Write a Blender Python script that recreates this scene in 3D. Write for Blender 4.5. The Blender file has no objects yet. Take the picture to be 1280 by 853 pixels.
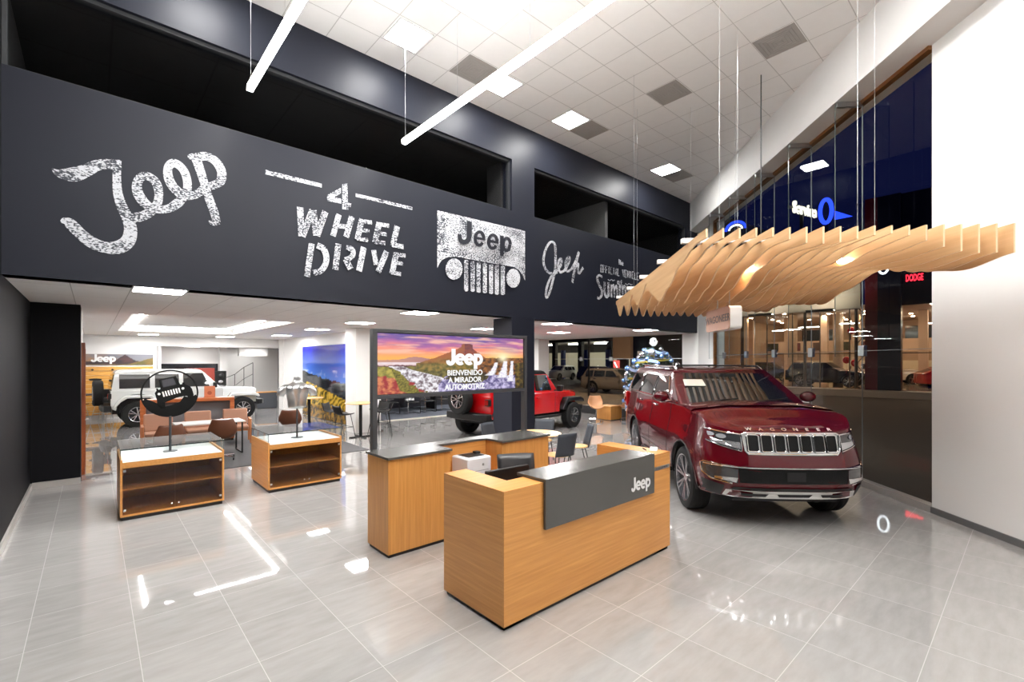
import bpy, bmesh, math, random
from math import sin, cos, pi, radians, sqrt, atan2, exp, hypot
from mathutils import Vector, Matrix, noise
random.seed(7)
SC = bpy.context.scene
COL = SC.collection

# ------------------------------------------------------------------ materials
MATS = {}
def _nt(name):
    m = bpy.data.materials.new(name); m.use_nodes = True
    nt = m.node_tree; b = nt.nodes['Principled BSDF']
    return m, nt, b
def mat(name, col=(.8,.8,.8), rough=.5, metal=0., spec=.5, coat=0., emis=None, es=1., alpha=1., bump=0., bscale=40.):
    if name in MATS: return MATS[name]
    m, nt, b = _nt(name)
    b.inputs['Base Color'].default_value = (*col, 1)
    b.inputs['Roughness'].default_value = rough
    b.inputs['Metallic'].default_value = metal
    b.inputs['Specular IOR Level'].default_value = spec
    b.inputs['Coat Weight'].default_value = coat
    b.inputs['Coat Roughness'].default_value = .03
    if emis:
        b.inputs['Emission Color'].default_value = (*emis, 1)
        b.inputs['Emission Strength'].default_value = es
    if bump:
        tc = nt.nodes.new('ShaderNodeTexCoord'); n = nt.nodes.new('ShaderNodeTexNoise'); n.inputs['Scale'].default_value = bscale
        bp = nt.nodes.new('ShaderNodeBump'); bp.inputs['Strength'].default_value = bump; bp.inputs['Distance'].default_value = .01
        nt.links.new(tc.outputs['Object'], n.inputs['Vector']); nt.links.new(n.outputs['Fac'], bp.inputs['Height']); nt.links.new(bp.outputs[0], b.inputs['Normal'])
    MATS[name] = m
    return m
def emit(name, col, s):
    if name in MATS: return MATS[name]
    m = bpy.data.materials.new(name); m.use_nodes = True; nt = m.node_tree
    nt.nodes.remove(nt.nodes['Principled BSDF'])
    e = nt.nodes.new('ShaderNodeEmission'); e.inputs[0].default_value = (*col, 1); e.inputs[1].default_value = s
    nt.links.new(e.outputs[0], nt.nodes['Material Output'].inputs[0]); MATS[name] = m
    return m
def glass(name, tint=(1,1,1), ior=1.45, k=1.0):
    """thin pane: clear, with the mirror reflection of glass by angle"""
    if name in MATS: return MATS[name]
    m = bpy.data.materials.new(name); m.use_nodes = True; nt = m.node_tree
    nt.nodes.remove(nt.nodes['Principled BSDF'])
    t = nt.nodes.new('ShaderNodeBsdfTransparent'); t.inputs[0].default_value = (*tint, 1)
    g = nt.nodes.new('ShaderNodeBsdfGlossy'); g.inputs['Roughness'].default_value = 0.0
    f = nt.nodes.new('ShaderNodeFresnel'); f.inputs[0].default_value = ior
    mx = nt.nodes.new('ShaderNodeMixShader'); ge = nt.nodes.new('ShaderNodeNewGeometry')   # only the outer faces of the thin sheet mirror
    iv = nt.nodes.new('ShaderNodeMath'); iv.operation = 'MULTIPLY_ADD'; iv.inputs[1].default_value = -k; iv.inputs[2].default_value = k
    nt.links.new(ge.outputs['Backfacing'], iv.inputs[0])
    mu = nt.nodes.new('ShaderNodeMath'); mu.operation = 'MULTIPLY'; mu.use_clamp = True
    nt.links.new(f.outputs[0], mu.inputs[0]); nt.links.new(iv.outputs[0], mu.inputs[1]); nt.links.new(mu.outputs[0], mx.inputs[0])
    nt.links.new(t.outputs[0], mx.inputs[1]); nt.links.new(g.outputs[0], mx.inputs[2])
    nt.links.new(mx.outputs[0], nt.nodes['Material Output'].inputs[0]); MATS[name] = m
    return m
def ramp(nt, stops):
    r = nt.nodes.new('ShaderNodeValToRGB'); e = r.color_ramp.elements
    e[0].position, e[0].color = stops[0][0], (*stops[0][1], 1); e[1].position, e[1].color = stops[-1][0], (*stops[-1][1], 1)
    for p, c in stops[1:-1]:
        x = e.new(p); x.color = (*c, 1)
    return r
def wood(name, c0, c1, axis='X', scale=1.0, rough=.38, grain=1.0):
    if name in MATS: return MATS[name]
    m, nt, b = _nt(name)
    tc = nt.nodes.new('ShaderNodeTexCoord'); mp = nt.nodes.new('ShaderNodeMapping')
    s = [42*scale]*3; s['XYZ'.index(axis)] = 1.6*scale
    mp.inputs['Scale'].default_value = s
    n = nt.nodes.new('ShaderNodeTexNoise'); n.inputs['Scale'].default_value = 1.0; n.inputs['Detail'].default_value = 5; n.inputs['Distortion'].default_value = .4
    mid = tuple((a+b_)/2 for a, b_ in zip(c0, c1))
    lo = tuple(q+(p-q)*grain for p, q in zip(c0, mid)); hi = tuple(q+(p-q)*grain for p, q in zip(c1, mid))
    r = ramp(nt, [(.32, lo), (.55, mid), (.72, hi)])
    nt.links.new(tc.outputs['Object'], mp.inputs['Vector']); nt.links.new(mp.outputs[0], n.inputs['Vector'])
    nt.links.new(n.outputs['Fac'], r.inputs[0]); nt.links.new(r.outputs[0], b.inputs['Base Color'])
    b.inputs['Roughness'].default_value = rough
    MATS[name] = m
    return m
def chalk(name, c0, c1, scale=70., thr=.47):
    if name in MATS: return MATS[name]
    m, nt, b = _nt(name)
    tc = nt.nodes.new('ShaderNodeTexCoord'); mp = nt.nodes.new('ShaderNodeMapping'); mp.inputs['Scale'].default_value = (scale*.55, scale, scale)
    n = nt.nodes.new('ShaderNodeTexNoise'); n.inputs['Scale'].default_value = 1; n.inputs['Detail'].default_value = 3
    n2 = nt.nodes.new('ShaderNodeTexNoise'); n2.inputs['Scale'].default_value = .06; n2.inputs['Detail'].default_value = 2
    ad = nt.nodes.new('ShaderNodeMath'); ad.operation = 'MULTIPLY_ADD'; ad.inputs[1].default_value = .45; 
    r = ramp(nt, [(thr+.17, c1), (thr+.25, c0)])
    nt.links.new(tc.outputs['Object'], mp.inputs['Vector']); nt.links.new(mp.outputs[0], n.inputs['Vector']); nt.links.new(mp.outputs[0], n2.inputs['Vector'])
    nt.links.new(n2.outputs['Fac'], ad.inputs[0]); nt.links.new(n.outputs['Fac'], ad.inputs[2])
    nt.links.new(ad.outputs[0], r.inputs[0]); nt.links.new(r.outputs[0], b.inputs['Base Color'])
    b.inputs['Roughness'].default_value = .8
    MATS[name] = m
    return m
def vcol_mat(name, strength, rough=.4):
    """printed or displayed picture: the colours come from the mesh's own colour attribute; strength > 0 gives it off as light"""
    if name in MATS: return MATS[name]
    m, nt, b = _nt(name)
    a = nt.nodes.new('ShaderNodeVertexColor'); a.layer_name = 'pic'
    if strength > 0:
        b.inputs['Base Color'].default_value = (.01, .01, .01, 1)
        nt.links.new(a.outputs[0], b.inputs['Emission Color']); b.inputs['Emission Strength'].default_value = strength
    else: nt.links.new(a.outputs[0], b.inputs['Base Color'])
    b.inputs['Roughness'].default_value = rough
    MATS[name] = m
    return m
def tile_mat(name, base, vary, line, sx, sy, ox, oy, lw, rough, streak=(3., 30., 1.), spec=.5, coat=0., bumpy=0.):
    """tiles by world position: grid lines of width lw every sx, sy"""
    if name in MATS: return MATS[name]
    m, nt, b = _nt(name); L = nt.links
    tc = nt.nodes.new('ShaderNodeTexCoord'); sp = nt.nodes.new('ShaderNodeSeparateXYZ'); L.new(tc.outputs['Object'], sp.inputs[0])
    def M(op, a, b_=None, v=None):
        n = nt.nodes.new('ShaderNodeMath'); n.operation = op
        L.new(a, n.inputs[0])
        if b_ is not None: L.new(b_, n.inputs[1])
        if v is not None: n.inputs[1].default_value = v
        return n.outputs[0]
    def edge(c, s, o):
        x = M('SUBTRACT', c, v=o-lw/2); x = M('DIVIDE', x, v=s); x = M('FRACT', x)
        return M('LESS_THAN', x, v=lw/s), x
    ex, _ = edge(sp.outputs[0], sx, ox); ey, _ = edge(sp.outputs[1], sy, oy)
    lines = M('MAXIMUM', ex, ey)
    # a shade per tile
    fx = M('FLOOR', M('DIVIDE', M('SUBTRACT', sp.outputs[0], v=ox), v=sx)); fy = M('FLOOR', M('DIVIDE', M('SUBTRACT', sp.outputs[1], v=oy), v=sy))
    cb = nt.nodes.new('ShaderNodeCombineXYZ'); L.new(fx, cb.inputs[0]); L.new(fy, cb.inputs[1])
    wn = nt.nodes.new('ShaderNodeTexWhiteNoise'); L.new(cb.outputs[0], wn.inputs['Vector'])
    mp = nt.nodes.new('ShaderNodeMapping'); mp.inputs['Scale'].default_value = streak
    ad = nt.nodes.new('ShaderNodeVectorMath'); ad.operation = 'MULTIPLY_ADD'; L.new(wn.outputs['Color'], ad.inputs[0]); ad.inputs[1].default_value = (5, 5, 0); L.new(tc.outputs['Object'], ad.inputs[2])
    L.new(ad.outputs[0], mp.inputs['Vector'])
    n = nt.nodes.new('ShaderNodeTexNoise'); n.inputs['Scale'].default_value = 1; n.inputs['Detail'].default_value = 7; n.inputs['Roughness'].default_value = .6; L.new(mp.outputs[0], n.inputs['Vector'])
    mixv = M('ADD', M('MULTIPLY', n.outputs['Fac'], v=.85), M('MULTIPLY', wn.outputs['Value'], v=.15))
    r = ramp(nt, [(.3, vary), (.7, base)]); L.new(mixv, r.inputs[0])
    mx = nt.nodes.new('ShaderNodeMix'); mx.data_type = 'RGBA'; L.new(lines, mx.inputs['Factor']); L.new(r.outputs[0], mx.inputs[6]); mx.inputs[7].default_value = (*line, 1)
    L.new(mx.outputs[2], b.inputs['Base Color'])
    b.inputs['Roughness'].default_value = rough; b.inputs['Specular IOR Level'].default_value = spec; b.inputs['Coat Weight'].default_value = coat; b.inputs['Coat Roughness'].default_value = .02
    MATS[name] = m
    return m

# ------------------------------------------------------------------ mesh builder
class MB:
    def __init__(s): s.v = []; s.f = []; s.m = []; s.c = None
    def add(s, vs, fs, m=0):
        o = len(s.v); s.v += [tuple(v) for v in vs]
        for f in fs: s.f.append(tuple(i+o for i in f)); s.m.append(m)
        return s
    def box(s, x0, x1, y0, y1, z0, z1, m=0):
        v = [(x, y, z) for z in (z0, z1) for y in (y0, y1) for x in (x0, x1)]
        return s.add(v, [(0,2,3,1),(4,5,7,6),(0,1,5,4),(2,6,7,3),(0,4,6,2),(1,3,7,5)], m)
    def obox(s, c, sz, R=None, m=0):
        R = R or Matrix.Identity(3); c = Vector(c)
        v = [c + R @ Vector((x*sz[0]/2, y*sz[1]/2, z*sz[2]/2)) for z in (-1,1) for y in (-1,1) for x in (-1,1)]
        return s.add(v, [(0,2,3,1),(4,5,7,6),(0,1,5,4),(2,6,7,3),(0,4,6,2),(1,3,7,5)], m)
    def bar(s, p, q, w, h, m=0, up=(0,0,1)):
        p, q = Vector(p), Vector(q); d = (q-p); L = d.length; x = d.normalized(); u = Vector(up)
        if abs(x.dot(u)) > .98: u = Vector((0,1,0))
        y = u.cross(x).normalized(); z = x.cross(y)
        return s.obox((p+q)/2, (L, w, h), Matrix((x, y, z)).transposed(), m)
    def rings(s, rs, closed=True, cap=(True, True), m=0, flip=False):
        n = len(rs[0]); o = len(s.v)
        for r in rs: s.v += [tuple(p) for p in r]
        K = n if closed else n-1
        for i in range(len(rs)-1):
            for k in range(K):
                a, b_, c, d = o+i*n+k, o+i*n+(k+1) % n, o+(i+1)*n+(k+1) % n, o+(i+1)*n+k
                s.f.append((a, b_, c, d) if not flip else (d, c, b_, a)); s.m.append(m)
        if closed and cap[0]: s.f.append(tuple(range(o+n-1, o-1, -1)) if not flip else tuple(range(o, o+n))); s.m.append(m)
        if closed and cap[1]:
            e = o+(len(rs)-1)*n; s.f.append(tuple(range(e, e+n)) if not flip else tuple(range(e+n-1, e-1, -1))); s.m.append(m)
        return s
    def grid(s, P, m=0, flip=False): return s.rings(P, closed=False, m=m, flip=flip)
    def cyl(s, p, q, r0, r1=None, n=16, m=0, cap=(True, True)):
        r1 = r0 if r1 is None else r1; p, q = Vector(p), Vector(q); z = (q-p).normalized()
        u = Vector((1,0,0)) if abs(z.x) < .9 else Vector((0,1,0)); x = u.cross(z).normalized(); y = z.cross(x)
        R = lambda c, r: [c + (x*cos(2*pi*k/n)+y*sin(2*pi*k/n))*r for k in range(n)]
        return s.rings([R(p, r0), R(q, r1)], cap=cap, m=m)
    def tube(s, pts, r, n=8, m=0, closed=False):
        P = [Vector(p) for p in pts]; N = len(P); rs = []
        u = None
        for i in range(N):
            if closed: t = (P[(i+1) % N]-P[i-1]).normalized()
            else: t = (P[min(i+1, N-1)]-P[max(i-1, 0)]).normalized()
            if u is None:
                u = Vector((0,0,1)) if abs(t.z) < .9 else Vector((1,0,0))
            u = (u - t*u.dot(t)).normalized(); w = t.cross(u)
            rr = r[i] if isinstance(r, (list, tuple)) else r
            rs.append([P[i]+(u*cos(2*pi*k/n)+w*sin(2*pi*k/n))*rr for k in range(n)])
        if closed: rs.append(rs[0])
        return s.rings(rs, cap=(not closed, not closed), m=m)
    def lathe(s, prof, n=24, M=None, m=0, cap=(True, True)):
        M = M or Matrix.Identity(4)
        rs = [[M @ Vector((r*cos(2*pi*k/n), r*sin(2*pi*k/n), z)) for k in range(n)] for r, z in prof]
        return s.rings(rs, cap=cap, m=m)
    def prism(s, poly, h0, h1, fn=None, m=0):
        """poly of 2-D points, extruded h0..h1; fn(u, v, h) -> point"""
        fn = fn or (lambda u, v, h: (u, v, h)); n = len(poly)
        vs = [fn(u, v, h0) for u, v in poly]+[fn(u, v, h1) for u, v in poly]
        fs = [tuple(range(n-1, -1, -1)), tuple(range(n, 2*n))]+[(k, (k+1) % n, n+(k+1) % n, n+k) for k in range(n)]
        return s.add(vs, fs, m)
    def sphere(s, c, r, n=12, k=8, m=0, sc=(1,1,1)):
        c = Vector(c)
        prof = [[c+Vector((r*sc[0]*sin(pi*j/k)*cos(2*pi*i/n), r*sc[1]*sin(pi*j/k)*sin(2*pi*i/n), -r*sc[2]*cos(pi*j/k))) for i in range(n)] for j in range(1, k)]
        o = len(s.v); s.rings(prof, cap=(False, False), m=m)
        b = len(s.v); s.v += [tuple(c+Vector((0,0,-r*sc[2]))), tuple(c+Vector((0,0,r*sc[2])))]
        e = o+(k-2)*n
        for i in range(n):
            s.f.append((b, o+(i+1) % n, o+i)); s.m.append(m); s.f.append((b+1, e+i, e+(i+1) % n)); s.m.append(m)
        return s
    def mesh(s, name, mats, smooth=35):
        me = bpy.data.meshes.new(name); me.from_pydata(s.v, [], s.f); me.update()
        for x in (mats if isinstance(mats, (list, tuple)) else [mats]): me.materials.append(x)
        if any(s.m): me.polygons.foreach_set('material_index', s.m)
        bm = bmesh.new(); bm.from_mesh(me); bmesh.ops.remove_doubles(bm, verts=bm.verts, dist=1e-5)
        bmesh.ops.recalc_face_normals(bm, faces=bm.faces); bm.to_mesh(me); bm.free()
        if smooth:
            me.polygons.foreach_set('use_smooth', [True]*len(me.polygons)); me.set_sharp_from_angle(angle=radians(smooth))
        return me
    def build(s, name, mats, parent=None, bevel=0, smooth=35, loc=None, rz=0, seg=2):
        o = bpy.data.objects.new(name, s.mesh(name, mats, smooth)); COL.objects.link(o)
        if parent is not None: o.parent = parent
        if loc is not None: o.location = loc
        if rz: o.rotation_euler.z = rz
        if bevel:
            b = o.modifiers.new('bevel', 'BEVEL'); b.width = bevel; b.segments = seg; b.limit_method = 'ANGLE'; b.angle_limit = radians(50); b.harden_normals = False
        return o
def thing(name, label, cat, loc=(0,0,0), rz=0, group=None):
    o = bpy.data.objects.new(name, None); COL.objects.link(o); o.empty_display_size = .1
    o.location = loc; o.rotation_euler.z = rz; o['label'] = label; o['category'] = cat
    if group: o['group'] = group
    return o
def tag(o, label, cat, group=None, kind=None):
    o['label'] = label; o['category'] = cat
    if group: o['group'] = group
    if kind: o['kind'] = kind
    return o
def struct(o, label=None):
    o['kind'] = 'structure'
    if label: o['label'] = label
    return o
def dup(root, loc=None, rz=None, label=None, group=None):
    r = root.copy(); COL.objects.link(r)
    if loc is not None: r.location = loc
    if rz is not None: r.rotation_euler.z = rz
    if label: r['label'] = label
    if group: r['group'] = group
    for ch in list(root.children):
        c = ch.copy(); COL.objects.link(c); c.parent = r
        for g in ch.children:
            d = g.copy(); COL.objects.link(d); d.parent = c
    return r
def catmull(P, n=5):
    P = [Vector(p) for p in P]
    if len(P) < 3: return P
    Q = [2*P[0]-P[1]]+P+[2*P[-1]-P[-2]]; R = []
    for i in range(1, len(Q)-2):
        a, b, c, d = Q[i-1:i+3]
        for k in range(n):
            t = k/n; R.append(.5*((2*b)+(c-a)*t+(2*a-5*b+4*c-d)*t*t+(3*b-a-3*c+d)*t**3))
    R.append(P[-1]); return R
def ribbons(mb, strokes, fn, h=.0, m=0):
    """strokes: ['R'|'S', (x, z, width)...] centre lines or ['P', (x, z)...] filled shapes; fn(x, z) -> point. Flat painted or cut shapes."""
    fn0 = fn
    for si, s in enumerate(strokes):
        off = [si*.0008]
        d = (lambda p, off=off: Vector(p)+Vector(fn0.n)*off[0]) if hasattr(fn0, 'n') else (lambda p: p)
        fn = lambda x, z, d=d: d(fn0(x, z))
        if s[0] == 'P':
            mb.add([fn(*p) for p in s[1:]], [tuple(range(len(s)-1))], m); continue
        pts = catmull(s[1:], 5) if s[0] == 'R' else [Vector(p) for p in s[1:]]
        L = []; R = []
        for i, p in enumerate(pts):
            a = pts[max(i-1, 0)]; b = pts[min(i+1, len(pts)-1)]; t = Vector((b.x-a.x, b.y-a.y)); t.normalize()
            nx, ny = -t.y*p.z/2, t.x*p.z/2; off[0] = si*.0008+i*.00007
            L.append(fn(p.x+nx, p.y+ny)); R.append(fn(p.x-nx, p.y-ny))
        mb.grid([L, R], m=m)
    return mb
def jeep_strokes(h, bold=1.0):
    """the four letters J e e p, cap height h, from x = 0; returns strokes and total width"""
    u = h; w = .235*u*bold; S = []
    S.append(['R', (.43*u, u, w), (.43*u, .6*u, w), (.43*u, .34*u, w), (.38*u, .18*u, w), (.24*u, .105*u, w), (.09*u, .16*u, w*.9), (.06*u, .30*u, w*.8)])
    def e(x):
        c = (x+.3*u, .36*u); r = .245*u; out = ['R']
        for k in range(0, 13):
            a = radians(0+k*26); out.append((c[0]+r*cos(a), c[1]+r*1.04*sin(a), w*.86))
        S.append(out); S.append(['S', (x+.07*u, .36*u, w*.62), (x+.63*u, .36*u, w*.62)])
    e(.56*u); e(1.16*u)
    S.append(['S', (1.9*u, .72*u, w*.95), (1.9*u, -.25*u, w*.95)])
    c = (2.06*u, .36*u); S.append(['R']+[(c[0]+.24*u*cos(radians(a)), c[1]+.25*u*sin(radians(a)), w*.86) for a in range(-180, 181, 30)])
    return S, 2.42*u
def text_mesh(name, body, size, m, parent, M, extrude=.004, bold=0., spacing=1.0, align='CENTER', sx=1.0):
    cu = bpy.data.curves.new(name, 'FONT'); cu.body = body; cu.size = size; cu.extrude = extrude; cu.offset = bold; cu.space_character = spacing; cu.align_x = align; cu.align_y = 'CENTER'
    cu.space_line = .95
    t = bpy.data.objects.new(name, cu); COL.objects.link(t); bpy.context.view_layer.update()
    me = bpy.data.meshes.new_from_object(t.evaluated_get(bpy.context.evaluated_depsgraph_get())); COL.objects.unlink(t); bpy.data.objects.remove(t)
    me.transform(Matrix.Diagonal((sx, 1, 1, 1))); me.transform(M); me.materials.clear(); me.materials.append(m); me.name = name
    o = bpy.data.objects.new(name, me); COL.objects.link(o)
    if parent is not None: o.parent = parent
    return o
def basis(origin, x, y, z=None):
    x = Vector(x).normalized(); y = Vector(y).normalized(); z = x.cross(y) if z is None else Vector(z)
    M = Matrix((x, y, z)).transposed().to_4x4(); M.translation = Vector(origin); return M
def picture(name, W, H, nx, ny, colf, fn, m, parent=None):
    """a flat picture W x H as a fine grid; colf(u, v) -> linear rgb, v up; fn(x, z) -> point"""
    mb = MB(); mb.grid([[fn(W*i/nx, H*j/ny) for i in range(nx+1)] for j in range(ny+1)])
    me = bpy.data.meshes.new(name); me.from_pydata(mb.v, [], mb.f); me.materials.append(m)
    a = me.color_attributes.new('pic', 'FLOAT_COLOR', 'POINT')
    k = 0
    for j in range(ny+1):
        for i in range(nx+1):
            c = colf(i/nx, j/ny); a.data[k].color = (max(c[0], 0), max(c[1], 0), max(c[2], 0), 1); k += 1
    o = bpy.data.objects.new(name, me); COL.objects.link(o)
    if parent is not None: o.parent = parent
    return o
def fbm(x, y, o=4, s=0.):
    return noise.fractal(Vector((x, y, s)), 1.0, 2.0, o)
def lerp(a, b, t): return a+(b-a)*t
def mixc(a, b, t):
    t = max(0, min(1, t)); return tuple(p+(q-p)*t for p, q in zip(a, b))
def interp(T, x):
    if x <= T[0][0]: return T[0][1]
    for (a, va), (b, vb) in zip(T, T[1:]):
        if x <= b:
            t = (x-a)/(b-a); t = t*t*(3-2*t); return va+(vb-va)*t
    return T[-1][1]
def lin(r, g, b):
    f = lambda c: (c/255/12.92) if c/255 <= .04045 else ((c/255+.055)/1.055)**2.4
    return (f(r), f(g), f(b))
WALL_SCRIPT = [["R",[-0.355,4.371,0.012],[-0.289,4.331,0.1],[-0.176,4.346,0.16],[-0.061,4.426,0.136],[0.043,4.52,0.119],[0.149,4.564,0.125],[0.271,4.588,0.121]],["R",[0.233,4.639,0.084],[0.23,4.434,0.082],[0.239,4.231,0.094],[0.282,4.056,0.113],[0.338,3.923,0.124],[0.365,3.783,0.131],[0.338,3.637,0.144],[0.242,3.539,0.156],[0.119,3.519,0.14],[-0.002,3.559,0.14],[-0.105,3.646,0.126],[-0.191,3.747,0.122],[-0.24,3.771,0.095],[-0.278,3.759,0.027]],["R",[0.354,3.937,0.113],[0.451,3.967,0.116],[0.551,4.041,0.105],[0.636,4.177,0.092],[0.653,4.331,0.094],[0.619,4.462,0.106],[0.534,4.514,0.11],[0.46,4.473,0.092],[0.427,4.36,0.1],[0.452,4.24,0.118],[0.534,4.133,0.119],[0.653,4.105,0.098],[0.775,4.153,0.1],[0.882,4.265,0.113]],["R",[0.873,4.256,0.105],[0.955,4.403,0.098],[0.964,4.561,0.099],[0.919,4.704,0.107],[0.828,4.766,0.114],[0.758,4.703,0.091],[0.754,4.572,0.107],[0.802,4.454,0.12],[0.9,4.368,0.127],[1.01,4.376,0.109],[1.104,4.439,0.097],[1.171,4.534,0.093]],["R",[0.97,4.895,0.046],[1.057,4.898,0.112],[1.123,4.714,0.109],[1.171,4.546,0.103],[1.219,4.376,0.108],[1.277,4.206,0.108],[1.307,4.074,0.102]],["R",[1.326,4.083,0.095],[1.267,4.048,0.069],[1.209,4.06,0.028]],["R",[1.048,4.906,0.109],[1.18,4.963,0.118],[1.297,4.922,0.123],[1.366,4.803,0.12],[1.356,4.661,0.108],[1.258,4.572,0.102],[1.171,4.55,0.091]]]
WALL_WHEEL = [["P",[1.938,4.984],[2.771,4.984],[2.771,4.92],[1.938,4.916]],["P",[3.34,4.965],[4.426,4.971],[4.426,4.914],[3.34,4.907]],["P",[3.085,4.997],[2.857,4.821],[2.857,4.775],[2.984,4.817],[3.085,4.904]],["P",[2.857,4.794],[2.984,4.814],[3.095,4.817],[3.095,4.732],[2.857,4.725]],["P",[3.107,5.057],[3.193,5.095],[3.21,4.656],[3.107,4.646]],["P",[3.198,4.774],[3.261,4.774],[3.251,4.71],[3.198,4.708]],["S",[2.434,4.53,0.096],[2.455,4.071,0.096]],["S",[2.468,4.074,0.094],[2.623,4.522,0.095]],["S",[2.634,4.529,0.106],[2.685,4.124,0.106]],["S",[2.693,4.125,0.098],[2.828,4.544,0.099]],["S",[3.05,4.544,0.091],[2.949,4.166,0.09]],["S",[3.271,4.555,0.099],[3.169,4.187,0.098]],["S",[2.996,4.347,0.076],[3.234,4.364,0.078]],["S",[3.445,4.545,0.098],[3.365,4.178,0.097]],["S",[3.42,4.508,0.07],[3.629,4.521,0.071]],["S",[3.407,4.354,0.064],[3.585,4.363,0.065]],["S",[3.35,4.195,0.069],[3.559,4.2,0.07]],["S",[3.763,4.545,0.104],[3.681,4.179,0.102]],["S",[3.742,4.516,0.072],[3.952,4.527,0.073]],["S",[3.728,4.357,0.066],[3.902,4.364,0.067]],["S",[3.671,4.194,0.071],[3.875,4.202,0.072]],["S",[4.11,4.55,0.109],[4.021,4.175,0.108]],["S",[4.004,4.198,0.084],[4.237,4.195,0.086]],["S",[2.608,3.984,0.091],[2.532,3.444,0.09]],["S",[3.036,4.051,0.098],[2.984,3.615,0.097]],["S",[3.475,4.066,0.104],[3.39,3.643,0.103]],["S",[3.655,4.044,0.092],[3.702,3.792,0.092]],["S",[3.903,4.061,0.103],[3.737,3.673,0.101]],["S",[4.09,4.062,0.11],[4.004,3.672,0.108]],["S",[4.068,4.036,0.073],[4.274,4.036,0.074]],["S",[4.04,3.884,0.068],[4.223,3.884,0.069]],["S",[3.976,3.699,0.073],[4.18,3.689,0.074]],["R",[2.689,3.966,0.101],[2.789,3.925,0.103],[2.835,3.806,0.098],[2.819,3.678,0.091],[2.745,3.565,0.089],[2.629,3.514,0.091]],["R",[3.162,4.015,0.09],[3.266,3.99,0.094],[3.281,3.908,0.086],[3.227,3.841,0.08],[3.145,3.8,0.081]],["S",[3.155,3.811,0.102],[3.242,3.658,0.103]]]
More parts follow.
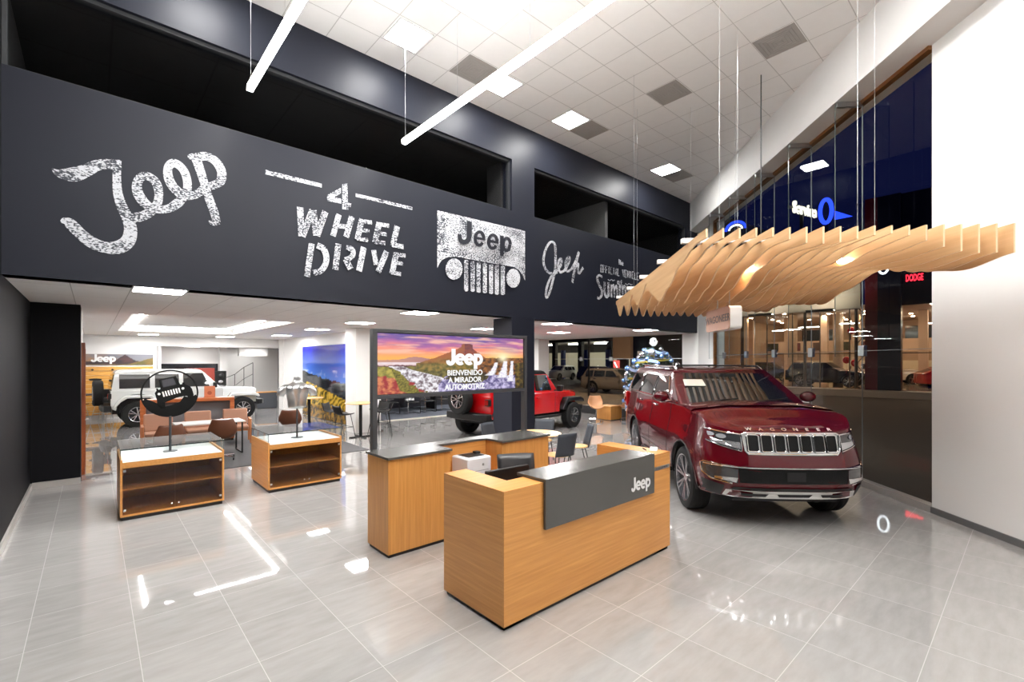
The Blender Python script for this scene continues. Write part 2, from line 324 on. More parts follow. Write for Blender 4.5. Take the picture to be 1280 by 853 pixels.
WALL_GRILLE = [["P",[4.971,5.027],[5.018,5.028],[5.018,3.997],[4.971,3.908]],["P",[5.018,5.028],[5.088,5.029],[5.088,4.086],[5.018,3.997]],["P",[5.088,5.029],[5.202,5.03],[5.202,4.15],[5.088,4.086]],["P",[5.202,5.03],[5.347,5.032],[5.347,4.186],[5.202,4.15]],["P",[5.347,5.032],[5.525,5.034],[5.525,4.198],[5.347,4.186]],["P",[5.525,5.034],[5.615,5.036],[5.615,4.192],[5.525,4.198]],["P",[5.615,5.036],[6.624,5.049],[6.624,4.194],[5.615,4.192]],["P",[6.624,5.049],[6.836,5.052],[6.836,4.197],[6.624,4.194]],["P",[6.836,5.052],[6.981,5.054],[6.981,4.197],[6.836,4.197]],["P",[6.981,5.054],[7.128,5.056],[7.128,4.141],[6.981,4.197]],["P",[7.128,5.056],[7.233,5.057],[7.233,4.044],[7.128,4.141]],["P",[7.233,5.057],[7.301,5.058],[7.301,3.936],[7.233,4.044]],["S",[5.655,4.14,0.105],[5.655,3.548,0.104]],["P",[5.707,4.143],[5.704,4.133],[5.697,4.124],[5.685,4.116],[5.671,4.109],[5.655,4.106],[5.639,4.105],[5.624,4.107],[5.613,4.112],[5.606,4.119],[5.603,4.128],[5.606,4.138],[5.613,4.147],[5.624,4.155],[5.639,4.161],[5.655,4.165],[5.671,4.166],[5.685,4.164],[5.697,4.159],[5.704,4.152]],["P",[5.707,3.559],[5.704,3.549],[5.697,3.54],[5.685,3.532],[5.671,3.527],[5.655,3.524],[5.639,3.523],[5.624,3.526],[5.613,3.532],[5.606,3.539],[5.603,3.548],[5.606,3.557],[5.613,3.566],[5.624,3.574],[5.639,3.58],[5.655,3.583],[5.671,3.583],[5.685,3.58],[5.697,3.575],[5.704,3.568]],["S",[5.819,4.139,0.107],[5.819,3.557,0.107]],["P",[5.872,4.141],[5.869,4.132],[5.862,4.122],[5.85,4.114],[5.835,4.107],[5.819,4.104],[5.802,4.103],[5.787,4.105],[5.776,4.11],[5.768,4.117],[5.766,4.126],[5.768,4.136],[5.776,4.145],[5.787,4.154],[5.802,4.16],[5.819,4.164],[5.835,4.165],[5.85,4.163],[5.862,4.158],[5.869,4.15]],["P",[5.872,3.568],[5.869,3.558],[5.862,3.549],[5.85,3.541],[5.835,3.535],[5.819,3.532],[5.802,3.532],[5.787,3.535],[5.776,3.54],[5.768,3.548],[5.766,3.557],[5.768,3.567],[5.776,3.576],[5.787,3.584],[5.802,3.589],[5.819,3.593],[5.835,3.593],[5.85,3.59],[5.862,3.585],[5.869,3.577]],["S",[5.971,4.143,0.11],[5.971,3.55,0.109]],["P",[6.025,4.145],[6.022,4.135],[6.014,4.126],[6.002,4.117],[5.987,4.111],[5.97,4.107],[5.954,4.106],[5.938,4.108],[5.927,4.114],[5.919,4.121],[5.916,4.13],[5.919,4.14],[5.927,4.149],[5.938,4.158],[5.954,4.164],[5.97,4.168],[5.987,4.169],[6.002,4.167],[6.014,4.162],[6.022,4.154]],["P",[6.025,3.56],[6.022,3.551],[6.014,3.541],[6.002,3.534],[5.987,3.528],[5.97,3.525],[5.954,3.524],[5.938,3.527],[5.927,3.533],[5.919,3.541],[5.916,3.55],[5.919,3.559],[5.927,3.568],[5.938,3.576],[5.954,3.582],[5.97,3.585],[5.987,3.586],[6.002,3.583],[6.014,3.577],[6.022,3.57]],["S",[6.135,4.145,0.112],[6.135,3.559,0.112]],["P",[6.191,4.148],[6.188,4.138],[6.18,4.128],[6.168,4.12],[6.152,4.113],[6.135,4.109],[6.118,4.108],[6.102,4.111],[6.09,4.116],[6.082,4.123],[6.08,4.132],[6.082,4.142],[6.09,4.152],[6.102,4.16],[6.118,4.167],[6.135,4.171],[6.152,4.172],[6.168,4.169],[6.18,4.164],[6.188,4.157]],["P",[6.191,3.569],[6.188,3.559],[6.18,3.55],[6.168,3.542],[6.152,3.536],[6.135,3.533],[6.118,3.533],[6.102,3.536],[6.09,3.541],[6.082,3.549],[6.08,3.558],[6.082,3.568],[6.09,3.577],[6.102,3.585],[6.118,3.591],[6.135,3.594],[6.152,3.595],[6.168,3.592],[6.18,3.586],[6.188,3.579]],["S",[6.3,4.142,0.115],[6.3,3.554,0.114]],["P",[6.357,4.145],[6.354,4.135],[6.346,4.125],[6.334,4.116],[6.318,4.11],[6.3,4.106],[6.283,4.105],[6.267,4.107],[6.254,4.112],[6.246,4.12],[6.244,4.129],[6.246,4.139],[6.254,4.149],[6.267,4.157],[6.283,4.164],[6.3,4.168],[6.318,4.169],[6.334,4.167],[6.346,4.161],[6.354,4.154]],["P",[6.357,3.565],[6.354,3.555],[6.346,3.546],[6.334,3.537],[6.318,3.532],[6.3,3.528],[6.283,3.528],[6.267,3.531],[6.254,3.537],[6.246,3.545],[6.244,3.554],[6.246,3.564],[6.254,3.573],[6.267,3.581],[6.283,3.587],[6.3,3.59],[6.318,3.591],[6.334,3.588],[6.346,3.582],[6.354,3.574]],["S",[6.459,4.143,0.117],[6.459,3.557,0.116]],["P",[6.517,4.145],[6.514,4.135],[6.506,4.125],[6.493,4.117],[6.477,4.11],[6.459,4.106],[6.441,4.105],[6.425,4.108],[6.412,4.113],[6.404,4.121],[6.401,4.13],[6.404,4.14],[6.412,4.15],[6.425,4.158],[6.441,4.165],[6.459,4.169],[6.477,4.17],[6.493,4.168],[6.506,4.162],[6.514,4.155]],["P",[6.517,3.567],[6.514,3.557],[6.506,3.548],[6.493,3.54],[6.477,3.534],[6.459,3.53],[6.441,3.53],[6.425,3.533],[6.412,3.539],[6.404,3.547],[6.401,3.556],[6.404,3.566],[6.412,3.576],[6.425,3.584],[6.441,3.59],[6.459,3.593],[6.477,3.593],[6.493,3.591],[6.506,3.585],[6.514,3.577]],["S",[6.624,4.147,0.12],[6.624,3.567,0.119]],["P",[6.684,4.149],[6.681,4.139],[6.672,4.129],[6.659,4.12],[6.642,4.114],[6.624,4.11],[6.606,4.109],[6.589,4.111],[6.576,4.116],[6.568,4.124],[6.565,4.134],[6.568,4.144],[6.576,4.154],[6.589,4.162],[6.606,4.169],[6.624,4.173],[6.642,4.174],[6.659,4.172],[6.672,4.167],[6.681,4.159]],["P",[6.684,3.578],[6.681,3.568],[6.672,3.559],[6.659,3.55],[6.642,3.544],[6.624,3.541],[6.606,3.541],[6.589,3.544],[6.576,3.549],[6.568,3.557],[6.565,3.567],[6.568,3.577],[6.576,3.587],[6.589,3.595],[6.606,3.601],[6.624,3.604],[6.642,3.605],[6.659,3.602],[6.672,3.596],[6.681,3.588]],["P",[5.555,3.961],[5.544,3.893],[5.514,3.829],[5.468,3.776],[5.41,3.739],[5.347,3.721],[5.284,3.724],[5.227,3.747],[5.183,3.789],[5.155,3.844],[5.145,3.907],[5.155,3.974],[5.183,4.036],[5.227,4.089],[5.284,4.128],[5.347,4.147],[5.41,4.146],[5.468,4.124],[5.514,4.083],[5.544,4.027]],["P",[7.136,3.964],[7.125,3.897],[7.095,3.834],[7.049,3.782],[6.99,3.746],[6.926,3.729],[6.863,3.732],[6.806,3.756],[6.761,3.797],[6.732,3.852],[6.722,3.915],[6.732,3.98],[6.761,4.042],[6.806,4.094],[6.863,4.131],[6.926,4.15],[6.99,4.148],[7.049,4.125],[7.095,4.084],[7.125,4.028]]]
WALL_GRILLE_TEXT = [["S",[5.707,4.951,0.132],[5.707,4.653,0.131]],["R",[5.707,4.678,0.127],[5.683,4.574,0.109],[5.591,4.509,0.092],[5.489,4.528,0.11],[5.459,4.645,0.093]],["P",[6.083,4.565],[6.053,4.524],[5.999,4.569],[6.011,4.592]],["P",[6.053,4.524],[6.016,4.494],[5.983,4.551],[5.999,4.569]],["P",[6.016,4.494],[5.975,4.475],[5.965,4.541],[5.983,4.551]],["P",[5.975,4.475],[5.932,4.469],[5.947,4.539],[5.965,4.541]],["P",[5.932,4.469],[5.892,4.477],[5.929,4.545],[5.947,4.539]],["P",[5.892,4.477],[5.857,4.498],[5.914,4.558],[5.929,4.545]],["P",[5.857,4.498],[5.83,4.53],[5.902,4.578],[5.914,4.558]],["P",[5.83,4.53],[5.813,4.57],[5.895,4.603],[5.902,4.578]],["P",[5.813,4.57],[5.808,4.617],[5.893,4.631],[5.895,4.603]],["P",[5.808,4.617],[5.814,4.665],[5.895,4.66],[5.893,4.631]],["P",[5.814,4.665],[5.831,4.711],[5.903,4.687],[5.895,4.66]],["P",[5.831,4.711],[5.859,4.752],[5.915,4.711],[5.903,4.687]],["P",[5.859,4.752],[5.894,4.785],[5.93,4.73],[5.915,4.711]],["P",[5.894,4.785],[5.934,4.806],[5.947,4.741],[5.93,4.73]],["P",[5.934,4.806],[5.977,4.815],[5.966,4.745],[5.947,4.741]],["P",[5.977,4.815],[6.018,4.81],[5.984,4.74],[5.966,4.745]],["P",[6.018,4.81],[6.055,4.791],[5.999,4.728],[5.984,4.74]],["P",[6.055,4.791],[6.084,4.761],[6.012,4.709],[5.999,4.728]],["P",[6.084,4.761],[6.103,4.721],[6.02,4.685],[6.012,4.709]],["P",[6.103,4.721],[6.11,4.674],[6.023,4.657],[6.02,4.685]],["S",[5.85,4.638,0.053],[6.106,4.647,0.053]],["P",[6.431,4.553],[6.4,4.511],[6.343,4.557],[6.356,4.581]],["P",[6.4,4.511],[6.362,4.48],[6.327,4.539],[6.343,4.557]],["P",[6.362,4.48],[6.318,4.461],[6.308,4.529],[6.327,4.539]],["P",[6.318,4.461],[6.274,4.455],[6.289,4.526],[6.308,4.529]],["P",[6.274,4.455],[6.231,4.463],[6.27,4.532],[6.289,4.526]],["P",[6.231,4.463],[6.195,4.484],[6.255,4.546],[6.27,4.532]],["P",[6.195,4.484],[6.167,4.517],[6.242,4.566],[6.255,4.546]],["P",[6.167,4.517],[6.149,4.559],[6.235,4.592],[6.242,4.566]],["P",[6.149,4.559],[6.143,4.606],[6.232,4.621],[6.235,4.592]],["P",[6.143,4.606],[6.15,4.655],[6.235,4.65],[6.232,4.621]],["P",[6.15,4.655],[6.168,4.702],[6.243,4.678],[6.235,4.65]],["P",[6.168,4.702],[6.196,4.744],[6.255,4.703],[6.243,4.678]],["P",[6.196,4.744],[6.233,4.778],[6.271,4.721],[6.255,4.703]],["P",[6.233,4.778],[6.276,4.8],[6.29,4.733],[6.271,4.721]],["P",[6.276,4.8],[6.32,4.809],[6.309,4.737],[6.29,4.733]],["P",[6.32,4.809],[6.363,4.803],[6.327,4.733],[6.309,4.737]],["P",[6.363,4.803],[6.402,4.784],[6.344,4.72],[6.327,4.733]],["P",[6.402,4.784],[6.432,4.753],[6.357,4.7],[6.344,4.72]],["P",[6.432,4.753],[6.452,4.712],[6.365,4.675],[6.357,4.7]],["P",[6.452,4.712],[6.46,4.665],[6.369,4.647],[6.365,4.675]],["S",[6.187,4.628,0.054],[6.455,4.637,0.055]],["S",[6.548,4.803,0.105],[6.548,4.366,0.105]],["P",[6.824,4.659],[6.816,4.605],[6.725,4.612],[6.728,4.643]],["P",[6.816,4.605],[6.795,4.554],[6.718,4.584],[6.725,4.612]],["P",[6.795,4.554],[6.763,4.511],[6.707,4.561],[6.718,4.584]],["P",[6.763,4.511],[6.722,4.481],[6.692,4.545],[6.707,4.561]],["P",[6.722,4.481],[6.677,4.466],[6.677,4.537],[6.692,4.545]],["P",[6.677,4.466],[6.632,4.467],[6.661,4.54],[6.677,4.537]],["P",[6.632,4.467],[6.591,4.485],[6.647,4.551],[6.661,4.54]],["P",[6.591,4.485],[6.56,4.517],[6.636,4.571],[6.647,4.551]],["P",[6.56,4.517],[6.539,4.56],[6.628,4.596],[6.636,4.571]],["P",[6.539,4.56],[6.532,4.61],[6.626,4.626],[6.628,4.596]],["P",[6.532,4.61],[6.539,4.663],[6.628,4.656],[6.626,4.626]],["P",[6.539,4.663],[6.56,4.713],[6.636,4.684],[6.628,4.656]],["P",[6.56,4.713],[6.591,4.756],[6.647,4.708],[6.636,4.684]],["P",[6.591,4.756],[6.632,4.787],[6.661,4.724],[6.647,4.708]],["P",[6.632,4.787],[6.677,4.803],[6.677,4.731],[6.661,4.724]],["P",[6.677,4.803],[6.722,4.803],[6.692,4.729],[6.677,4.731]],["P",[6.722,4.803],[6.763,4.786],[6.707,4.718],[6.692,4.729]],["P",[6.763,4.786],[6.795,4.754],[6.718,4.698],[6.707,4.718]],["P",[6.795,4.754],[6.816,4.71],[6.725,4.672],[6.718,4.698]],["P",[6.816,4.71],[6.824,4.659],[6.728,4.643],[6.725,4.672]]]
WALL_SMALL_SCRIPT = [["R",[8.392,4.261,0.052],[8.228,4.211,0.053],[8.033,4.24,0.069],[7.91,4.418,0.074],[7.945,4.667,0.071],[8.068,4.882,0.064],[8.192,4.964,0.053],[8.301,4.908,0.078],[8.319,4.675,0.077],[8.308,4.375,0.076],[8.247,4.119,0.074],[8.139,3.81,0.072],[8.033,3.628,0.062],[7.98,3.672,0.074],[8.033,3.897,0.071],[8.175,4.135,0.066],[8.411,4.338,0.063]],["R",[8.411,4.338,0.068],[8.522,4.466,0.075],[8.529,4.593,0.078],[8.447,4.556,0.072],[8.418,4.415,0.079],[8.485,4.278,0.068],[8.634,4.33,0.053]],["R",[8.634,4.33,0.07],[8.779,4.502,0.075],[8.833,4.676,0.083],[8.741,4.65,0.072],[8.68,4.476,0.081],[8.741,4.326,0.068],[8.903,4.403,0.057]],["R",[8.903,4.403,0.074],[9.06,4.619,0.077],[9.188,4.88,0.08]],["R",[9.18,4.858,0.082],[9.08,4.582,0.081],[9.001,4.338,0.081],[8.934,4.072,0.081]],["R",[9.041,4.473,0.069],[9.16,4.581,0.063],[9.148,4.462,0.085],[9.188,4.331,0.054],[9.351,4.502,0.074]]]
WALL_SUMMER = [["S",[10.089,4.675,0.027],[10.161,4.675,0.041],[10.161,4.487,0.039],[10.089,4.488,0.04],[10.089,4.675,0.04]],["S",[10.192,4.487,0.041],[10.192,4.675,0.039],[10.265,4.675,0.027]],["S",[10.192,4.581,0.027],[10.251,4.58,0.027]],["S",[10.297,4.486,0.041],[10.297,4.675,0.04],[10.371,4.675,0.027]],["S",[10.297,4.58,0.027],[10.356,4.58,0.027]],["S",[10.44,4.675,0.042],[10.44,4.484,0.042]],["S",[10.585,4.675,0.028],[10.509,4.675,0.041],[10.509,4.484,0.042],[10.585,4.483,0.027]],["S",[10.655,4.675,0.043],[10.655,4.482,0.043]],["S",[10.727,4.482,0.042],[10.765,4.675,0.028],[10.804,4.481,0.044]],["S",[10.746,4.559,0.028],[10.784,4.559,0.028]],["S",[10.837,4.675,0.044],[10.837,4.481,0.044],[10.915,4.48,0.028]],["S",[11.062,4.675,0.045],[11.102,4.478,0.028],[11.142,4.675,0.044]],["S",[11.257,4.675,0.029],[11.176,4.675,0.043],[11.176,4.477,0.045],[11.257,4.477,0.029]],["S",[11.176,4.576,0.028],[11.241,4.576,0.029]],["S",[11.292,4.675,0.046],[11.292,4.476,0.046]],["S",[11.374,4.675,0.046],[11.374,4.476,0.046]],["S",[11.292,4.576,0.029],[11.374,4.575,0.029]],["S",[11.45,4.675,0.046],[11.45,4.475,0.046]],["S",[11.611,4.675,0.029],[11.528,4.675,0.045],[11.528,4.474,0.047],[11.611,4.473,0.029]],["S",[11.647,4.675,0.047],[11.647,4.473,0.047],[11.732,4.472,0.029]],["S",[11.855,4.675,0.03],[11.769,4.675,0.046],[11.769,4.472,0.048],[11.855,4.471,0.03]],["S",[11.769,4.574,0.029],[11.837,4.573,0.03]],["S",[10.862,4.924,0.029],[10.922,4.923,0.029]],["S",[10.892,4.924,0.044],[10.892,4.795,0.044]],["S",[10.947,4.923,0.044],[10.947,4.794,0.044]],["S",[10.947,4.858,0.026],[10.995,4.864,0.044],[10.995,4.793,0.044]],["S",[11.033,4.837,0.026],[11.082,4.843,0.042],[11.058,4.883,0.026],[11.034,4.837,0.044],[11.052,4.792,0.042],[11.082,4.798,0.026]],["S",[10.814,4.327,0.028],[10.885,4.325,0.042],[10.885,4.247,0.038],[10.814,4.249,0.042],[10.814,4.327,0.043]],["S",[11.023,4.365,0.026],[10.978,4.36,0.043],[10.978,4.245,0.044]],["S",[10.942,4.318,0.028],[11.023,4.317,0.028]],["R",[10.36,4.316,0.028],[10.451,4.293,0.022],[10.521,4.335,0.022],[10.591,4.309,0.024],[10.671,4.338,0.024]],["R",[11.17,4.294,0.03],[11.27,4.27,0.023],[11.346,4.314,0.023],[11.437,4.288,0.026],[11.524,4.304,0.023]],["R",[10.12,4.357,0.067],[9.987,4.382,0.055],[9.9,4.289,0.088],[9.979,4.135,0.087],[10.089,4.009,0.089],[10.089,3.872,0.086],[9.987,3.767,0.062],[9.9,3.786,0.065]],["R",[10.223,4.231,0.09],[10.21,3.98,0.091],[10.278,3.848,0.078],[10.369,3.899,0.09],[10.387,4.235,0.092]],["S",[10.387,4.235,0.083],[10.405,3.86,0.083]],["S",[10.521,4.194,0.08],[10.521,3.843,0.079]],["R",[10.521,4.082,0.06],[10.624,4.183,0.07],[10.662,3.855,0.071]],["R",[10.662,4.082,0.061],[10.756,4.177,0.071],[10.795,3.868,0.072]],["S",[10.9,4.236,0.083],[10.9,3.877,0.083]],["R",[10.9,4.121,0.062],[11.007,4.224,0.073],[11.047,3.891,0.074]],["R",[11.047,4.122,0.064],[11.145,4.219,0.074],[11.185,3.903,0.075]],["R",[11.295,4.045,0.048],[11.473,4.106,0.07],[11.422,4.204,0.054],[11.305,4.134,0.073],[11.32,3.959,0.069],[11.524,3.978,0.044]],["S",[11.628,4.226,0.078],[11.628,3.973,0.078]],["R",[11.628,4.137,0.067],[11.733,4.237,0.052],[11.812,4.215,0.061]]]
# ------------------------------------------------------------------ frames of the place (metres; X along the lettered wall, Y into the building)
WALL_Y = 7.72; CEIL = 7.41; LOW = 3.08
GA = Vector((.7133, .7009)); GD = Vector((.7009, -.7133))          # along and across the big glass front
def G(a, d, z=0.): return (a*GA.x+d*GD.x, a*GA.y+d*GD.y, z)
GROT = atan2(.7009, .7133)
GLASS_D = 5.40; BEAM_D = 4.96; BEAM_Z = 6.49

# ------------------------------------------------------------------ camera
cam = bpy.data.cameras.new('camera'); co = bpy.data.objects.new('camera', cam); COL.objects.link(co)
co.location = (0, 0, 2.1); co.rotation_euler = (radians(90), 0, radians(48.146-90))
cam.sensor_width = 36; cam.lens = 585.6/1280*36; cam.shift_y = 25.6/1280; cam.clip_end = 400; cam.clip_start = .05
SC.camera = co

# ------------------------------------------------------------------ materials of the setting
m_paint = mat('navy wall paint', (.0135, .0155, .0245), .45, spec=.24)
m_black = mat('near black wall paint', (.0045, .0045, .006), .6, spec=.12)
m_white = mat('white wall paint', (.80, .79, .775), .6)
m_whiteceil = mat('white ceiling board', (.85, .84, .82), .7)
m_ceil = tile_mat('ceiling tiles', (.94, .93, .915), (.915, .905, .89), (.60, .585, .57), .665, .665, 4.17, 5.82, .013, .75, (6, 6, 1))
m_low = tile_mat('low ceiling tiles', (.90, .885, .87), (.88, .865, .85), (.50, .48, .46), .6, 1.22, .39, 8.33, .010, .7, (5, 5, 1))
m_floor = tile_mat('polished stone floor tiles', (.375, .362, .352), (.305, .293, .285), (.51, .49, .475), .62, .62, .25, 1.135, .005, .03, (3., 12., 1.), spec=.9, coat=.4)
m_base = mat('grey stone skirting', (.36, .34, .32), .3)
m_dkbase = mat('dark metal skirting', (.12, .12, .12), .35)
m_frame = wood('bronze wood frame', lin(92, 56, 24), lin(140, 90, 44), 'X', 1., .4)
m_glass = glass('clear pane', (.97, .985, .98), 1.45, .75)
m_glassu = glass('window pane of the dark upper rooms', (.9, .9, .9), 1.45, .06)
m_fin = glass('glass fin', (.94, .96, .955), 1.45, .5)
m_edge = mat('polished glass edge', (.10, .13, .13), .2, spec=.6)
m_steel = mat('brushed steel', (.55, .56, .57), .28, 1.)
m_chrome = mat('chrome', (.85, .86, .87), .08, 1.)
m_dark = mat('dark grey metal', (.045, .048, .052), .4, spec=.4)
m_blk = mat('black plastic', (.006, .006, .0065), .45, spec=.35)
m_asphalt = mat('asphalt', (.058, .043, .031), .8, bump=.3, bscale=8)

# ------------------------------------------------------------------ floor and ceilings
def poly(name, pts, m, flip=False, z1=None, parent=None):
    mb = MB()
    if z1 is None: mb.add(pts, [tuple(range(len(pts)))])
    else: mb.prism([(p[0], p[1]) for p in pts], pts[0][2], z1)
    return mb.build(name, m, parent, smooth=0)
EA = 15.02
g0 = G(-1.64, GLASS_D); g1 = G(EA, GLASS_D); g2 = (15.46, 7.72)
fl = [(-.80, -5, 0), (g0[0], g0[1], 0), (g1[0]+.06, g1[1]-.06, 0), (15.66, 7.6, 0), (15.66, 15.4, 0), (15.66, 27.3, 0), (-.80, 27.3, 0)]
struct(poly('floor', [(x, y, -.05) for x, y, z in fl], m_floor, z1=0.0))
struct(poly('ground', [(0, -40, -.12), (120, -40, -.12), (120, 110, -.12), (15.7, 110, -.12), (15.7, 7.9, -.12), (g0[0]+.9, g0[1]-.8, -.12)], m_asphalt))
# main ceiling with the square opening of the light coffer
cb = MB()
b0 = G(-1.9, BEAM_D); b1x = 14.86
CX0, CX1, CY0, CY1 = 2.18, 4.84, 3.16, 5.82
def cq(p): cb.add([(x, y, CEIL) for x, y in p], [tuple(range(len(p)))])
def beam_x(y):                                                       # x of the beam's inner face at y
    a = (y + .7133*BEAM_D)/.7009; return a*.7133+BEAM_D*.7009
cq([(-.8, -5), (CX0, -5), (CX0, WALL_Y), (-.8, WALL_Y)])
cq([(CX0, -5), (beam_x(-5), -5), (beam_x(CY0-2.2), CY0-2.2), (CX0, CY0-2.2)])
cq([(CX0, CY0-2.2), (beam_x(CY0-2.2), CY0-2.2), (beam_x(CY0), CY0), (CX0, CY0)])
cq([(CX1, CY0), (beam_x(CY0), CY0), (beam_x(CY1), CY1), (CX1, CY1)])
cq([(CX0, CY1), (beam_x(CY1), CY1), (beam_x(WALL_Y), WALL_Y), (CX0, WALL_Y)])
struct(cb.build('ceiling', m_ceil, smooth=0))
# beam over the glass front, its soffit and the cornice line
bm_ = MB(); A0, A1 = -2.2, 16.35
P = lambda a, d, z: G(a, d, z)
bm_.add([P(A0, BEAM_D, BEAM_Z), P(A1, BEAM_D, BEAM_Z), P(A1, BEAM_D, CEIL+.2), P(A0, BEAM_D, CEIL+.2),
         P(A0, GLASS_D+.3, BEAM_Z), P(A1, GLASS_D+.3, BEAM_Z), P(A1, GLASS_D+.3, CEIL+3), P(A0, GLASS_D+.3, CEIL+3)],
        [(0,1,2,3),(4,7,6,5),(0,4,5,1),(3,2,6,7),(0,3,7,4),(1,5,6,2)])
struct(bm_.build('ceiling_beam', mat('white beam plaster', (.80, .79, .775), .6), smooth=0))
# ------------------------------------------------------------------ walls
w = MB(); w.box(-1.0, -.76, -5, WALL_Y, 0, CEIL); w.box(-1.0, -.76, WALL_Y, 11.0, 0, LOW+.1); w.box(-1.0, -.15, 11.0, 11.75, 0, LOW+.1)
wl = struct(w.build('wall_left', m_black, smooth=0))
w = MB(); w.box(-1.0, -.15, 11.75, 13.1, 0, LOW+.1); w.box(-1.0, -.62, 13.1, 27.3, 0, LOW+.1); struct(w.build('wall_left_white', m_white, smooth=0))
w = MB(); w.box(-1.0, 3.0, -5.3, -5, 0, CEIL); struct(w.build('wall_rear', m_white, smooth=0))
# the tall white wall beside the glass
w = MB()
w.add([P(-1.9, GLASS_D, 0), P(6.857, GLASS_D, 0), P(6.857, GLASS_D+.35, 0), P(-1.9, GLASS_D+.35, 0), P(-1.9, GLASS_D, BEAM_Z), P(6.857, GLASS_D, BEAM_Z), P(6.857, GLASS_D+.35, BEAM_Z), P(-1.9, GLASS_D+.35, BEAM_Z)],
      [(0,1,5,4),(1,2,6,5),(2,3,7,6),(3,0,4,7)])
struct(w.build('wall_right', m_white, smooth=0))
bs = MB(); bs.add([P(-1.6, GLASS_D-.02, 0), P(6.857, GLASS_D-.02, 0), P(6.857, GLASS_D, 0), P(-1.6, GLASS_D, 0), P(-1.6, GLASS_D-.02, .085), P(6.857, GLASS_D-.02, .085), P(6.857, GLASS_D, .085), P(-1.6, GLASS_D, .085)],
      [(0,1,5,4),(1,2,6,5),(4,5,6,7),(3,0,4,7)])
struct(bs.build('baseboard_right', m_dkbase, smooth=0))
bs = MB(); bs.box(-.765, -.735, -5, 11.0, 0, .09); bs.box(-.735, -.15, 10.97, 11.0, 0, .10); struct(bs.build('baseboard_left', m_base, smooth=0))
# the lettered wall: fascia, upper band, piers; openings left for the mezzanine windows
TH = .30
OP = [(-.76, 6.91, 5.44, 6.58), (7.61, 14.70, 5.44, 6.58)]
w = MB()
w.box(-.76, 15.44, WALL_Y, WALL_Y+TH, LOW, 5.44); w.box(-.76, 15.44, WALL_Y, WALL_Y+TH, 6.58, CEIL)
w.box(6.91, 7.61, WALL_Y, WALL_Y+TH, 5.44, 6.58); w.box(14.70, 15.44, WALL_Y, WALL_Y+TH, 5.44, 6.58)
wb = struct(w.build('wall_back', m_paint, smooth=0))
w = MB(); w.box(6.91, 7.61, WALL_Y+.001, 8.36, 0, LOW); struct(w.build('wall_pier', m_paint, smooth=0))
# painted lettering on it (flat chalk paint)
m_chalk = chalk('white chalk paint', (.62, .64, .68), (.05, .055, .07), 62., .485)
m_chalk_dk = mat('navy letters in the chalk panel', (.0135, .0155, .0245), .45)
def plane_fn(f, n):
    f.n = n; return f
wf = lambda h: plane_fn(lambda x, z: (x, WALL_Y-h, z), (0, -1, 0))
def letters(nm, data, m, h, label):
    o = ribbons(MB(), data, wf(h)).build(nm, m, wb, smooth=0); o['label'] = label
letters('painted_script', WALL_SCRIPT, m_chalk, .003, 'large chalk white looping script word')
letters('painted_words', WALL_WHEEL, m_chalk, .003, 'chalk white stencil words 4 WHEEL DRIVE between two bars')
letters('painted_grille_panel', WALL_GRILLE, m_chalk, .003, 'chalk white panel with seven slots and two round lamps')
letters('painted_grille_word', WALL_GRILLE_TEXT, m_chalk_dk, .05, 'navy bold word inside the chalk panel')
letters('painted_small_script', WALL_SMALL_SCRIPT, m_chalk, .003, 'thin chalk white script word')
letters('painted_slogan', WALL_SUMMER, m_chalk, .003, 'small chalk white words OFFICIAL VEHICLE of')
# mezzanine behind the windows
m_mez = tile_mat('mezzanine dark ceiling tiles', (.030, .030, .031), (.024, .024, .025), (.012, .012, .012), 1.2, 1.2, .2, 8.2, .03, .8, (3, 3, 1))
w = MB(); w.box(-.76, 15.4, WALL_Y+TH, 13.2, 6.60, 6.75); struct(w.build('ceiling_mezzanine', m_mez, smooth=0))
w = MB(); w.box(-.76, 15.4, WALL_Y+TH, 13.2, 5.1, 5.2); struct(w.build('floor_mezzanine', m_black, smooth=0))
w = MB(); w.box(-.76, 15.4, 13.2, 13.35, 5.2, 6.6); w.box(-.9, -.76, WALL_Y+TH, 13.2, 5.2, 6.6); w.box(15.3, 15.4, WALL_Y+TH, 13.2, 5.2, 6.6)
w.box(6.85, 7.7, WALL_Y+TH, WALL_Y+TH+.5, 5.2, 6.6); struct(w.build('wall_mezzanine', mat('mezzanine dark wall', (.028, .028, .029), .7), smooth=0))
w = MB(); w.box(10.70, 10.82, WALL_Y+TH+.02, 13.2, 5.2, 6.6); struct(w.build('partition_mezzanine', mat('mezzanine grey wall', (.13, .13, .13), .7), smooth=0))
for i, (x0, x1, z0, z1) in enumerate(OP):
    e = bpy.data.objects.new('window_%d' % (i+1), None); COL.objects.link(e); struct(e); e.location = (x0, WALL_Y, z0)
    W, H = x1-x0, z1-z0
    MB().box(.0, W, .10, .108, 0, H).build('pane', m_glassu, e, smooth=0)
    f = MB(); f.box(0, W, .06, .15, H-.05, H); f.box(0, W, .06, .15, 0, .03); f.box(0, .04, .06, .15, 0, H); f.box(W-.04, W, .06, .15, 0, H); f.build('window_frame', m_dark, e, smooth=0)
